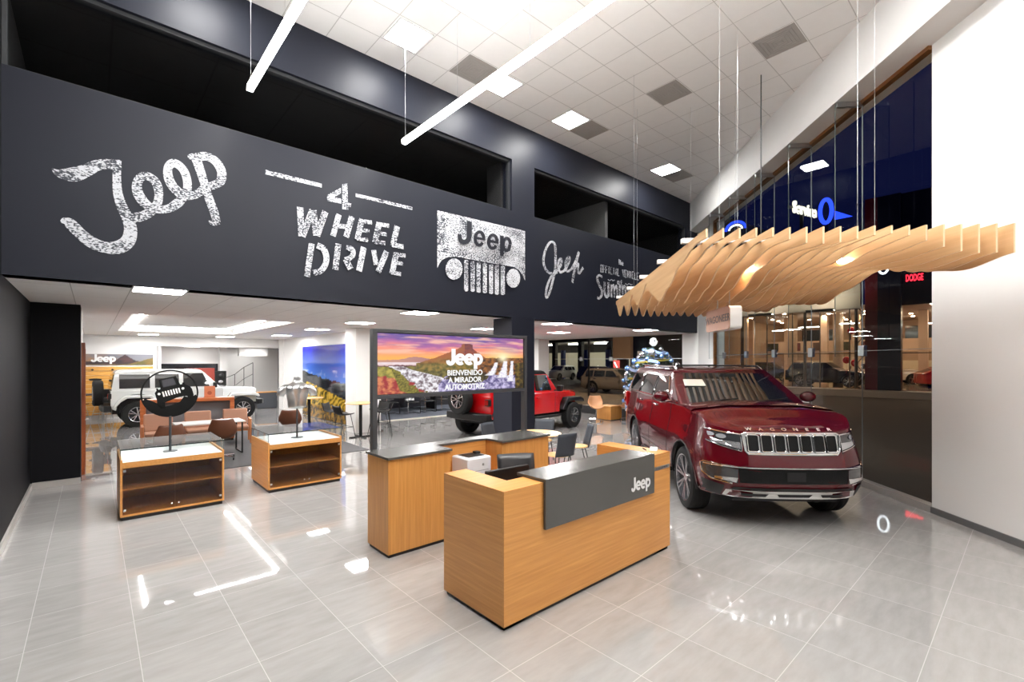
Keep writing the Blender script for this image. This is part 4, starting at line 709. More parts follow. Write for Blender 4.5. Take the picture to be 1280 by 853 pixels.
case((.27, 7.99, 0), 'oak and glass display case nearer the dark left wall, under the round cut-out sign')
case((2.08, 8.13, 0), 'oak and glass display case on the right, under the silver torso')
# round cut-out sign
m_cut = mat('black cut metal', (.003, .003, .003), .6, spec=.15)
t = thing('round_sign', 'black round cut metal sign of an off-road car on a thin post', 'sign', (.86, 8.55, .772))
MB().cyl((0, 0, 0), (0, 0, .52), .017, n=12).build('post', m_dark, t); MB().lathe([(0, 0), (.09, 0), (.09, .008), (0, .008)], 24).build('base_plate', m_dark, t)
zc, R_ = .855, .35
yaw = lambda x, z, h=0: (x*cos(-.75), x*sin(-.75)*.35+h, z)
def yw(h): return lambda x, z: (x, h, zc+z)
b = MB()
ring = [(R_*cos(2*pi*k/48), R_*sin(2*pi*k/48)) for k in range(48)]; inn = [(p[0]*.94, p[1]*.94) for p in ring]
b.rings([[(p[0], -.006, zc+p[1]) for p in ring], [(p[0], .006, zc+p[1]) for p in ring], [(p[0], .006, zc+p[1]) for p in inn], [(p[0], -.006, zc+p[1]) for p in inn], [(p[0], -.006, zc+p[1]) for p in ring]], cap=(False, False))
b.build('sign_ring', m_cut, t)
low = [(R_*.95*cos(radians(a)), R_*.95*sin(radians(a))) for a in range(197, 357, 8)]
land = low+[(.32, -.03), (.25, -.07), (.17, -.05), (.12, -.13), (.02, -.17), (-.10, -.20), (-.15, -.14), (-.22, -.10), (-.30, -.06)]
MB().prism(land, -.006, .006, lambda u, v, h: (u, h, zc+v)).build('sign_ground', m_cut, t, smooth=0)
A_ = radians(14)
def car2(x, z): return (x*cos(A_)-z*sin(A_)+.02, x*sin(A_)+z*cos(A_)+.02)
carp = [(-.20, -.06), (-.20, .04), (-.17, .07), (-.17, .10), (-.15, .10), (-.145, .075), (-.12, .08), (-.105, .22), (.10, .22), (.125, .08), (.15, .08), (.155, .10), (.18, .10), (.18, .07), (.235, .02), (.25, -.02), (.25, -.12), (.20, -.17), (.16, -.11), (.10, -.10), (.03, -.10), (-.04, -.115), (-.12, -.13), (-.13, -.20), (-.19, -.20), (-.21, -.12)]
MB().prism([car2(*p) for p in carp], -.006, .006, lambda u, v, h: (u, h, zc+v)).build('sign_car', m_cut, t, smooth=0)
m_open = mat('pale openings', (.62, .60, .58), .5)
sl = MB()
for k in range(7):
    x = -.115+k*.033; sl.prism([car2(x, -.04), car2(x+.018, -.04), car2(x+.018, .035), car2(x, .035)], -.0075, -.006, lambda u, v, h: (u, h, zc+v))
for x in (-.155, .142):
    c = car2(x, .015); sl.prism([(c[0]+.018*cos(a*.6283), c[1]+.018*sin(a*.6283)) for a in range(10)], -.0075, -.006, lambda u, v, h: (u, h, zc+v))
sl.build('sign_slots', m_open, t, smooth=0)
MB().prism([car2(*p) for p in ((-.085, .095), (.08, .095), (.065, .20), (-.075, .20))], -.0075, -.006, lambda u, v, h: (u, h, zc+v)).build('sign_windscreen', mat('dark smoked glass', (.03, .03, .035), .12), t, smooth=0)
# silver torso
t = thing('torso_bust', 'shiny silver headless male torso on a thin post', 'mannequin', (2.67, 8.62, .772), radians(-14))
MB().cyl((0, 0, 0), (0, 0, .56), .014, n=12).build('post', m_dark, t); MB().lathe([(0, 0), (.10, 0), (.10, .008), (0, .008)], 24).build('base_plate', m_dark, t)
rs = []
PR = [(.50, .150, .095), (.56, .150, .10), (.62, .152, .10), (.70, .165, .105), (.78, .185, .115), (.84, .200, .125), (.89, .205, .120), (.925, .165, .10), (.95, .115, .080), (.97, .075, .066), (1.01, .060, .058), (1.05, .058, .058), (1.07, .060, .060)]
for z, rx, ry in PR:
    row = []
    for k in range(40):
        a = 2*pi*k/40; x = rx*math.copysign(abs(cos(a))**.85, cos(a)); y = ry*math.copysign(abs(sin(a))**.9, sin(a))
        if y < 0:
            if .76 < z < .92: y -= .022*exp(-((abs(x)-.085)/.055)**2)*sin(pi*(z-.74)/.19)
            if z < .76: y -= .008*abs(sin((z-.5)*26))*exp(-((abs(x)-.035)/.03)**2)
            y += .010*exp(-(x/.012)**2)
        row.append((x, y, z))
    rs.append(row)
o = MB().rings(rs).build('torso_shell', mat('silver mirror shell', (.66, .66, .66), .30, 1.), t, smooth=80)
o.modifiers.new('sub', 'SUBSURF').render_levels = 1
for s_ in (-1, 1):
    rs = []
    for x, z, r, tl in ((.10, .880, .060, 15), (.16, .870, .072, 30), (.215, .838, .074, 50), (.250, .785, .068, 68), (.262, .735, .060, 80), (.262, .725, .05, 82)):
        a0 = radians(tl); rs.append([(s_*(x+r*sin(q)*sin(a0)), r*.9*cos(q), z+r*sin(q)*cos(a0)) for q in [2*pi*k/18 for k in range(18)]])
    MB().rings(rs).build('arm_stub', MATS['silver mirror shell'], t, smooth=80)
# ------------------------------------------------------------------ round oak table and shell chairs by the pier
m_lightwood = wood('light beech', lin(216, 168, 108), lin(234, 192, 134), 'X', .8, .35, .6)
m_greyfab = mat('dark grey chair shell', (.035, .042, .055), .6)
t = thing('round_table', 'small round light wood table between the dark pier and the red car', 'table', (6.26, 6.30, 0))
MB().lathe([(0, .72), (.44, .72), (.47, .735), (.47, .745), (0, .745)], 40).build('tabletop', m_lightwood, t)
MB().cyl((0, 0, .02), (0, 0, .72), .035).build('table_column', m_dark, t); MB().lathe([(0, 0), (.28, 0), (.28, .01), (.05, .03), (0, .03)], 32).build('table_base', m_dark, t)
def shell_chair(loc, rz, label):
    t = thing('side_chair', label, 'chair', loc, rz, 'wooden seat chairs at the round table')
    MB().rings([[(x, y, z) for x, y in catm] for catm, z in (([( .21*cos(a*pi/10)*(1 if abs(cos(a*pi/10)) < .8 else .97), .215*sin(a*pi/10)) for a in range(20)], .445), ([(.22*cos(a*pi/10), .225*sin(a*pi/10)) for a in range(20)], .455), ([(.21*cos(a*pi/10), .215*sin(a*pi/10)) for a in range(20)], .468))]).build('seat', m_lightwood, t)
    bk = MB(); bk.grid([[(-.21+.42*i/8, -.19-.05*(1-((i-4)/4)**2)-.09*(j/6), .46+.40*j/6) for i in range(9)] for j in range(7)])
    o = bk.build('backrest', m_greyfab, t); q = o.modifiers.new('s', 'SOLIDIFY'); q.thickness = .022
    for sx_ in (-1, 1):
        for y0, y1 in ((.15, .23), (-.12, -.24)): MB().tube([(sx_*.12, y0, .45), (sx_*.17, y0*1.1, .43), (sx_*.20, y1, 0)], .010, 8).build('leg', m_blk, t)
    return t
shell_chair((7.02, 5.95, 0), radians(52), 'chair with light seat and dark back facing left, right of the round table')
shell_chair((6.12, 5.62, 0), radians(-8), 'light shell chair tucked under the near side of the round table') 
shell_chair((7.0, 6.88, 0), radians(122), 'dark backed chair behind the round table, before the red car')
shell_chair((6.0, 7.12, 0), radians(194), 'dark backed chair left of the dark pier, behind the oak cabinet')
# ------------------------------------------------------------------ waiting corner behind the cases
m_tan = mat('tan leather', lin(164, 120, 96), .5, bump=.05, bscale=60)
m_tanw = wood('warm beech frame', lin(176, 108, 62), lin(200, 132, 84), 'Z', 1., .4)
m_brown = mat('dark brown leather shell', lin(100, 58, 36), .5)
def armchair(loc, rz, label):
    t = thing('armchair', label, 'armchair', loc, rz, 'tan armchairs in front of the long oak sideboard')
    MB().box(-.27, .27, -.26, .27, .36, .45).build('seat', m_tan, t, .03, seg=3)
    bk = MB(); bk.rings([[(x, y-.12*k, .44+.40*k) for x, y in ((-.28, -.30), (.28, -.30), (.28, -.21), (-.28, -.21))] for k in (0, .33, .66, 1)]); bk.build('backrest', m_tan, t, .03, seg=3)
    MB().box(-.27, .27, -.27, .26, .32, .36).build('seat_frame', m_tanw, t, .004)
    for s_ in (-1, 1):
        MB().bar((s_*.31, .28, .60), (s_*.31, -.28, .60), .05, .03).build('armrest', m_tanw, t, .006)
        MB().bar((s_*.31, .26, 0), (s_*.31, .26, .60), .04, .035).build('leg', m_tanw, t, .004); MB().bar((s_*.31, -.30, 0), (s_*.31, -.26, .60), .04, .035).build('leg', m_tanw, t, .004)
    return t
armchair((1.16, 13.6, .012), radians(178), 'tan armchair on the left, right behind the round cut-out sign')
armchair((1.95, 13.68, .012), radians(176), 'tan armchair in the middle of the three by the sideboard')
armchair((2.76, 13.75, .012), radians(172), 'tan armchair on the right of the three by the sideboard')
def shell_office(name, loc, rz, label, m, group):
    t = thing(name, label, 'chair', loc, rz, group)
    sh = MB(); P_ = []
    for j in range(11):
        v = j/10
        if v < .45: y, z = .24-.46*(v/.45), .46-.03*sin(pi*v/.45); w_ = .24
        else: q = (v-.45)/.55; y, z = -.22-.12*q-.03*sin(pi*q), .46+.42*q; w_ = .25+.03*sin(pi*min(1, q*1.2))-.10*max(0, q-.55)
        P_.append([(w_*(-1+2*i/10), y+.10*(abs(-1+2*i/10)**2.5)*(1 if v > .3 else .2), z+.10*(abs(-1+2*i/10)**3)*(1 if v < .6 else .2)) for i in range(11)])
    o = sh.grid(P_).build('seat_shell', m, t, smooth=80); q = o.modifiers.new('s', 'SOLIDIFY'); q.thickness = .03; o.modifiers.new('u', 'SUBSURF').render_levels = 1
    MB().cyl((0, 0, .08), (0, 0, .42), .022).build('gas_column', m_chrome, t)
    for k in range(4):
        a = pi/4+pi/2*k; o = MB().tube([(0, 0, .09), (.27*cos(a), .27*sin(a), .065)], [.018, .011], 8).build('leg', m_chrome, t)
        MB().cyl((.27*cos(a)-.011, .27*sin(a), .028), (.27*cos(a)+.011, .27*sin(a), .028), .028, n=14).build('caster', m_blk, o)
    return t
gb = 'brown shell chairs at the white desks'
shell_office('shell_chair', (2.08, 11.55, .012), radians(-12), 'brown leather shell chair between the two display cases, back towards us', m_brown, gb)
shell_office('shell_chair', (1.05, 11.2, .012), radians(15), 'brown leather shell chair just showing over the left display case', m_brown, gb)
shell_office('shell_chair', (3.75, 12.6, .012), radians(-20), 'brown leather shell chair just showing over the right display case', m_brown, gb)
m_wtop = mat('white table top', (.80, .79, .78), .3)
def desk(x, y, label):
    t = thing('sled_desk', label, 'desk', (x, y, .012), 0, 'white desks of the waiting corner')
    MB().box(0, 1.3, 0, .7, .71, .735).build('desk_top', m_wtop, t, .003)
    for xx in (.06, 1.22):
        b = MB(); b.box(xx, xx+.03, .04, .07, .03, .71); b.box(xx, xx+.03, .63, .66, .03, .71); b.box(xx, xx+.03, .04, .66, 0, .03); b.build('leg', m_blk, t, .002)
desk(1.32, 12.05, 'white topped desk on black sled legs behind the left display case')
t = thing('sideboard', 'long orange wood sideboard with grey back, facing the white car', 'sideboard', (.90, 14.75, .012), radians(-10))
m_oranw = wood('orange wood', lin(172, 92, 46), lin(200, 116, 64), 'X', 1., .35)
W_ = 1.98
MB().box(0, W_, -.2, .22, 1.06, 1.14).build('sideboard_top', m_oranw, t, .003)
MB().box(0, .10, -.2, .22, .05, 1.06).build('sideboard_end', m_oranw, t, .003); MB().box(W_-.10, W_, -.2, .22, .05, 1.06).build('sideboard_end', m_oranw, t, .003)
MB().box(.10, W_-.10, -.02, .02, .10, 1.06).build('sideboard_back', mat('grey felt panel', (.22, .21, .22), .8), t, smooth=0); MB().box(.02, W_-.02, -.18, .2, 0, .05).build('plinth', m_kick, t, smooth=0)
t = thing('menu_stand', 'small orange upright card stand on the long sideboard', 'stand', (2.30, 14.50, 1.153), radians(-10))
MB().box(-.12, .12, -.01, .01, .02, .30).build('card_panel', mat('orange card', lin(206, 128, 92), .5), t, .002); MB().box(-.13, .13, -.05, .05, 0, .02).build('stand_base', m_oranw, t, .003)
MB().lathe([(.05, 0), (.05, .002)], 20, basis((0, -.011, .12), (1, 0, 0), (0, 0, 1))).build('card_emblem', mat('darker orange', lin(170, 90, 60), .5), t)
# ------------------------------------------------------------------ high tables and stools
def stool(loc, rz, label, m, mf, group, h=.70, name='bar_stool'):
    t = thing(name, label, 'stool', loc, rz, group)
    P_ = []
    for j in range(9):
        v = j/8
        if v < .6: y, z = .18-.34*(v/.6), h-.02*sin(pi*v/.6)
        else: q = (v-.6)/.4; y, z = -.16-.07*q, h+.22*q
        P_.append([(.20*(-1+2*i/8), y, z+.03*abs(-1+2*i/8)**2) for i in range(9)])
    o = MB().grid(P_).build('seat', m, t, smooth=80); q = o.modifiers.new('s', 'SOLIDIFY'); q.thickness = .02
    for sx_ in (-1, 1):
        for sy_ in (-1, 1): MB().tube([(sx_*.12, sy_*.12, h-.01), (sx_*.22, sy_*.22, 0)], .009, 8).build('leg', mf, t)
    f = .35; k = .12+(.10*(1-f/h)); MB().tube([(k, k, f*h/.7), (-k, k, f*h/.7), (-k, -k, f*h/.7), (k, -k, f*h/.7)], .007, 6, closed=True).build('footrest', mf, t)
    return t
t = thing('high_table', 'round light wood high table on a black column beside the white column', 'table', (5.55, 12.5, 0))
MB().lathe([(0, .93), (.40, .93), (.42, .94), (.42, .955), (0, .955)], 40).build('tabletop', m_lightwood, t); MB().cyl((0, 0, .02), (0, 0, .93), .045).build('table_column', m_blk, t); 
b = MB(); b.bar((-.32, 0, .015), (.32, 0, .015), .06, .03); b.bar((0, -.32, .015), (0, .32, .015), .06, .03); b.build('table_base', m_blk, t, .003)
gs = 'black bar stools at the high table'
stool((5.0, 12.3, 0), radians(-80), 'black bar stool left of the high table, nearer us', m_blk, m_blk, gs)
stool((5.05, 13.2, 0), radians(-140), 'black bar stool behind left of the high table, before the mural', m_blk, m_blk, gs)
stool((6.10, 12.2, 0), radians(60), 'black bar stool right of the high table, nearer us', m_blk, m_blk, gs)
stool((6.22, 12.75, 0), radians(110), 'black bar stool right of the high table by the screen post', m_blk, m_blk, gs)
t = thing('high_table', 'second high table in front of the terraced field mural', 'table', (5.1, 15.3, 0))
MB().lathe([(0, .93), (.40, .93), (.42, .94), (.42, .955), (0, .955)], 40).build('tabletop', m_lightwood, t); MB().cyl((0, 0, .02), (0, 0, .93), .045).build('table_column', m_blk, t); MB().lathe([(0, 0), (.28, 0), (.28, .01), (0, .02)], 24).build('table_base', m_blk, t)
# dining stools and table by the accessory wall
t = thing('cafe_table', 'dark topped high table with steel legs by the accessory wall', 'table', (.0, 21.9, 0))
MB().box(-.35, .35, -.35, .35, .93, .97).build('tabletop', mat('navy table top', (.02, .025, .045), .4), t, .004)
for sx_ in (-1, 1):
    for sy_ in (-1, 1): MB().cyl((sx_*.3, sy_*.3, 0), (sx_*.3, sy_*.3, .93), .014, n=8).build('leg', m_steel, t)
for x, y, lb in ((-.34, 21.3, 'steel framed stool at the far left, by the orange door'), (.25, 21.25, 'steel framed stool in the middle, near the spare wheel'), (.62, 21.8, 'steel framed stool right under the spare wheel of the white car'), (.42, 22.3, 'steel framed stool behind the dark topped table')):
    stool((x, y, 0), x*3, lb, m_blk, m_steel, 'steel framed stools by the accessory wall', .66)
# ------------------------------------------------------------------ black meeting chairs below the screen
def cantilever(loc, rz, label):
    t = thing('meeting_chair', label, 'chair', loc, rz, 'black meeting chairs seen below the screen')
    MB().box(-.23, .23, -.22, .24, .43, .48).build('seat', m_leather, t, .015)
    MB().rings([[(x, y-.08*k, .50+.42*k) for x, y in ((-.22, -.26), (.22, -.26), (.22, -.23), (-.22, -.23))] for k in (0, .5, 1)]).build('backrest', m_leather, t, .01)
    for s_ in (-1, 1):
        MB().tube([(s_*.24, -.30, .80), (s_*.25, -.22, .66), (s_*.26, .10, .66), (s_*.26, .22, .62), (s_*.26, .24, .03), (s_*.26, .18, .012), (s_*.26, -.26, .012)], .012, 8).build('leg', m_chrome if s_ > 0 else m_blk, t)
    MB().tube([(-.26, -.26, .012), (.26, -.26, .012)], .012, 8).build('stretcher', m_blk, t)
for k, (x, y, rz) in enumerate([(7.45, 16.3, 160), (8.75, 16.9, 175), (9.5, 16.6, 175), (10.35, 16.75, 175), (11.2, 16.9, 182), (8.1, 17.8, 200)]):
    cantilever((x, y, .021), radians(rz), '%s black meeting chair from the left, below the screen on the blue grey carpet' % nth[k])
t = thing('meeting_table', 'dark long meeting table behind the black chairs below the screen', 'table', (9.9, 17.9, .02))
MB().box(-1.5, 1.5, -.4, .4, .72, .75).build('tabletop', mat('dark veneer', (.03, .025, .02), .3), t, .004)
for sx_ in (-1.3, 1.3): MB().box(sx_-.04, sx_+.04, -.35, .35, 0, .72).build('leg', m_blk, t, .003)
# ------------------------------------------------------------------ by the yard glass
gt = 'tan shell swivel chairs by the yard glass'
m_tan2 = mat('light tan leather', lin(178, 132, 94), .5)
shell_office('swivel_chair', (13.15, 10.25, 0), radians(140), 'light tan swivel chair left of the oak cube by the yard glass', m_tan2, gt)
shell_office('swivel_chair', (14.3, 9.75, 0), radians(100), 'light tan swivel chair between the oak cube and the decorated tree', m_tan2, gt)
t = thing('cube_table', 'solid oak cube table by the yard glass', 'table', (14.0, 10.35, 0), radians(0))
MB().box(-.33, .33, -.33, .33, .02, .50).build('cube_body', m_oakv, t, .004); MB().box(-.30, .30, -.30, .30, 0, .02).build('plinth', m_kick, t, smooth=0)
t = thing('low_bench', 'dark low cabinet along the foot of the yard glass', 'bench', (15.2, 10.9, 0))
MB().box(-.2, .2, -1.6, 1.6, .03, .30).build('bench_body', mat('dark low cabinet', (.02, .02, .022), .4), t, .004); MB().box(-.18, .18, -1.58, 1.58, 0, .03).build('plinth', m_kick, t, smooth=0)
t = thing('bench_seat', 'wooden slanted bench end behind the oak cube', 'bench', (14.75, 9.1, 0), radians(10))
MB().box(-.2, .2, -.5, .5, .38, .42).build('seat', m_oakh, t, .003); MB().rings([[(x+.16*k, y, .42+.33*k) for x, y in ((.16, -.5), (.2, -.5), (.2, .5), (.16, .5))] for k in (0, 1)]).build('backrest', m_oakh, t, .003); MB().box(-.18, .18, -.48, -.44, 0, .38).box(-.18, .18, .44, .48, 0, .38).build('leg', m_blk, t, .003)
# ------------------------------------------------------------------ accessory wall at the far left
t = thing('accessory_wall', 'white framed slatted wood accessory wall with a mountain banner', 'display wall', (-.56, 22.55, 0))
m_slat = wood('slat wall wood', lin(196, 140, 62), lin(214, 162, 84), 'X', .7, .4)
MB().box(0, 2.42, .06, .12, 0, 2.70).build('board', m_white, t, smooth=0)
b = MB()
for k in range(11): b.box(.10, 2.30, .03, .06, .16+.16*k, .31+.16*k)
b.build('slat_panel', m_slat, t, smooth=0)
def mountains(u, v):
    n = fbm(u*9, v*3, 5, 2.); c = mixc(lin(196, 150, 110), lin(150, 150, 160), u*1.2+v*.5+n*.6)
    if v < .35+.62*max(0, 1-abs(u-.58)/.16)+.05*n: c = mixc(lin(96, 60, 62), lin(60, 48, 54), .5+n)
    if v < .05+.75*max(0, (u-.62))*2.2+.06*n: c = mixc(lin(110, 104, 52), lin(150, 120, 60), .5+n)
    return c
picture('banner', 1.98, .40, 92, 20, lambda u, v: tuple(.55*q for q in mountains(u, v)), lambda x, z: (.32+x, .028, 1.97+z), vcol_mat('printed banner', 0), t)
S, Wd = jeep_strokes(.20); k = .68/Wd
ribbons(MB(), [[s[0]]+[(p[0]*k, p[1]*k, p[2]*k) for p in s[1:]] for s in S], plane_fn(lambda x, z: (.53+x, .022, 2.08+z), (0, -1, 0))).build('logo_lettering', m_letw, t, smooth=0)
for nm, px0, lb in (('wheel_cover', .38, 'black winged accessory hanging on the slatted wall'), ('round_badge', .30, 'small black round accessory high on the slatted wall, left'), ('round_badge', .85, 'small black round accessory high on the slatted wall, right')):
    t = thing(nm, lb, 'car accessory', (-.30+px0, 22.56, 1.42 if nm == 'wheel_cover' else 1.80))
    if nm == 'wheel_cover': MB().prism([(-.18, .05), (-.05, .07), (.05, .07), (.18, .05), (.16, 0), (.06, -.01), (.03, -.12), (-.03, -.12), (-.06, -.01), (-.16, 0)], -.02, .005, lambda u, v, h: (u, h, v)).build('accessory_body', m_blk, t, .004)
    else: MB().cyl((0, -.02, 0), (0, .008, 0), .035, n=20).cyl((0, -.03, 0), (0, -.02, 0), .02, n=16).build('accessory_body', m_blk, t)
# mural
def field(u, v):
    n = fbm(u*20, v*20, 4, 1.); n2 = fbm(u*7, v*7, 4, 4.)
    c = mixc(lin(70, 110, 180), lin(20, 26, 150), (v-.55)/.4)
    if v < .66 and v > .58: c = mixc(c, lin(170, 180, 205), max(0, n2*1.6))
    if v < .64-.16*u+.03*n2 and v > .3: c = mixc(lin(18, 22, 28), lin(40, 44, 50), .5+n)
    if v < .50-.20*abs(u-.15)-.05*u:
        s_ = sin((u*3.2+(.5-v)*5.5+n2*.8+(u-.2)**2*4)*9); c = mixc(lin(84, 74, 20), lin(196, 158, 62), .5+.5*s_+n*.2)
    if v < .18: c = mixc(lin(70, 52, 18), lin(150, 116, 50), .5+n*1.3)
    return c
t = thing('wall_mural', 'tall glossy mural of a terraced field under a deep blue sky', 'mural', (6.2, 19.35, 0))
MB().box(.0, .045, -4.6, 0, .02, 2.68).build('mural_board', m_dark, t, smooth=0)
picture('mural_picture', 4.6, 2.66, 110, 70, field, lambda x, z: (-.003, -x, .02+z), vcol_mat('printed mural', 0, .08), t)
# dark counter in the far recess, kiosk, stair rail
t = thing('counter_box', 'dark grey counter with a wooden top in the far white recess', 'counter', (5.45, 23.0, 0), 0)
MB().box(0, .82, 0, .5, .02, .70).build('counter_body', mat('slate laminate', (.045, .05, .06), .5), t, .004); MB().box(-.01, .83, -.01, .51, .70, .73).build('counter_top', m_oakh, t, .003); MB().box(.02, .8, .02, .48, 0, .02).build('plinth', m_kick, t, smooth=0)
t = thing('parts_rack', 'dark red parts cabinet with black accessories by the far night window', 'rack', (3.45, 22.9, 0), radians(20))
MB().box(-.48, .30, -.2, .2, 0, 1.83).build('cabinet_body', mat('dark red cabinet', lin(128, 46, 36), .4), t, .01)
MB().box(.30, .78, -.22, .18, 0, 1.70).build('tool_trunk', m_blk, t, .02); MB().sphere((.55, -.24, 1.5), .12, sc=(1, .4, 1)).build('helmet', m_blk, t); MB().sphere((.52, -.24, 1.25), .10, sc=(1, .4, .6)).build('gear_part', m_steel, t)
t = thing('stair_rail', 'thin dark stair handrail against the far white wall', 'railing', (4.55, 22.9, 0))
for x, h in ((0, 1.55), (.35, 1.85), (.7, 2.05)): MB().cyl((x, 0, 0), (x, 0, h), .012, n=8).build('baluster', m_dark, t)
MB().tube([(-.35, 0, 1.4), (0, 0, 1.55), (.35, 0, 1.85), (.7, 0, 2.05)], .014, 8).build('handrail', m_dark, t); MB().tube([(-.35, 0, .9), (0, 0, 1.05), (.35, 0, 1.35), (.7, 0, 1.55)], .009, 8).build('mid_rail', m_dark, t)
# ------------------------------------------------------------------ hanging canopy of wooden fins above the burgundy car
m_ply0 = wood('pale maple plywood', lin(194, 152, 106), lin(222, 186, 140), 'X', .35, .42, .7)
m_ply1 = mat('light cut plywood edge', lin(236, 206, 166), .5)
t = thing('fin_canopy', 'large hanging canopy of wavy pale wooden fins over the burgundy car', 'canopy', G(4.8, 0, 0), GROT)
TL = [(0,.09),(.3,.065),(.9,.18),(1.4,.38),(1.82,.50),(2.3,.34),(2.7,.09),(3.05,.26),(3.35,.38),(3.85,.12),(4.3,.38),(4.75,.18),(5.2,.38),(5.7,.08)]
TA = [(0,.165),(.5,.13),(1.0,.22),(1.5,.42),(2.0,.50),(2.6,.34),(3.1,.14),(3.6,.36),(4.2,.44),(4.8,.2),(5.3,.38),(5.7,.2)]
TB = [(0,.09),(.5,.10),(1.0,.17),(1.5,.16),(2.0,.24),(2.6,.46),(3.0,.50),(3.6,.24),(4.2,.12),(4.8,.34),(5.3,.38),(5.7,.15)]
TR_ = [(0,.29),(.5,.34),(1.0,.27),(1.3,.16),(1.8,.12),(2.5,.26),(3.1,.40),(3.6,.30),(4.2,.12),(5.0,.32),(5.7,.15)]
def fin_h(a, k):
    S_ = [(0, TL), (3.2, TL), (6.5, TA), (11, TB), (16.5, TR_), (18, TR_)]
    for (k0, T0), (k1, T1) in zip(S_, S_[1:]):
        if k <= k1:
            q = (k-k0)/(k1-k0); q = q*q*(3-2*q)
            return interp(T0, a)*(1-q)+interp(T1, a)*q
ZT = 3.43
for k in range(19):
    d = 1.646+k*(4.533-1.646)/18
    Ln = 5.7
    n = 84; b = MB()
    top = []; bot = []
    for i in range(n+1):
        a = Ln*i/n; h = fin_h(a, k) + .012*sin(a*3.1+k)
        top.append((a, ZT)); bot.append((a, ZT-max(h, .05)))
    for y0, y1 in ((-d-.009, -d+.009),):
        vs = [(a, y0, z) for a, z in top]+[(a, y0, z) for a, z in bot]+[(a, y1, z) for a, z in top]+[(a, y1, z) for a, z in bot]
        N = n+1
        fs = [(i, i+1, N+i+1, N+i) for i in range(n)]+[(2*N+i, 3*N+i, 3*N+i+1, 2*N+i+1) for i in range(n)]
        b.add(vs, fs, 0)
        b.add(vs, [(i, 2*N+i, 2*N+i+1, i+1) for i in range(n)]+[(N+i, N+i+1, 3*N+i+1, 3*N+i) for i in range(n)]+[(0, N, 3*N, 2*N), (n, 2*N+n, 3*N+n, N+n)], 1)
    b.build('wood_fin', [m_ply0, m_ply1], t, smooth=30)
for a in (.6, 1.7, 2.85, 4.0, 5.2):
    MB().box(a-.03, a+.03, -4.66, -1.57, ZT+.002, ZT+.055).build('cross_bar', m_whitem, t, .002)
m_cable = mat('thin steel cable', (.45, .46, .47), .35, 1.)
for a, d in ((.9, 2.1), (.25, 3.25), (4.15, 4.05), (5.2, 2.0), (5.2, 3.1), (5.2, 4.0), (1.7, 4.4), (4.0, 1.7), (2.85, 3.1)):
    r = .011 if (a, d) == (4.15, 4.05) else .002
    MB().cyl((a, -d, ZT), (a, -d, CEIL), r, n=8).build('hanger_rod', m_dark if r > .01 else m_cable, t)
m_warm = emit('warm spot lamp', (1, .66, .42), 150.)
for a, d in ((1.35, 2.53), (.95, 3.5)):
    o = MB().cyl((a, -d, ZT-.02), (a, -d, ZT-.12), .04, n=20).cyl((a, -d, ZT+.002), (a, -d, ZT-.02), .012, n=10).build('spot_lamp', m_whitem, t)
    MB().sphere((a, -d, ZT-.15), .028, 14, 8).build('spot_lens', m_warm, o)
# hanging name sign
t = thing('hanging_sign', 'copper faced lettered box sign hanging below the wooden canopy', 'sign', G(6.15, 2.40, 2.52), GROT)
Ls, Hs, Ws = .84, .30, .15
m_copper = mat('brushed copper', (.50, .27, .18), .38, .6)
def rr(w, h, r, n=5):
    P_ = []
    for cx_, cz_, a0 in ((w-r, h-r, 0), (r, h-r, 90), (r, r, 180), (w-r, r, 270)):
        for k in range(n+1): a = radians(a0+90*k/n); P_.append((cx_+r*cos(a), cz_+r*sin(a)))
    return P_
MB().prism(rr(Ls, Hs, .05), 0, .010, lambda u, v, h: (u, .0+h, v)).build('sign_face', m_copper, t)
MB().prism(rr(Ls, Hs, .05), -Ws, -.0005, lambda u, v, h: (u, h, v)).build('sign_box', mat('white sign box', (.78, .78, .76), .3), t, .006)
text_mesh('sign_lettering', 'WAGONEER', .135, mat('dark engraved letters', (.10, .07, .06), .4), t, basis((Ls/2, .012, Hs/2), (-1, 0, 0), (0, 0, 1)), .001, .002, 1.05, sx=1.12)
for x in (.2, .62): MB().cyl((x, -.07, Hs), (x, -.07, .75), .006, n=8).build('hanger_rod', m_steel, t)
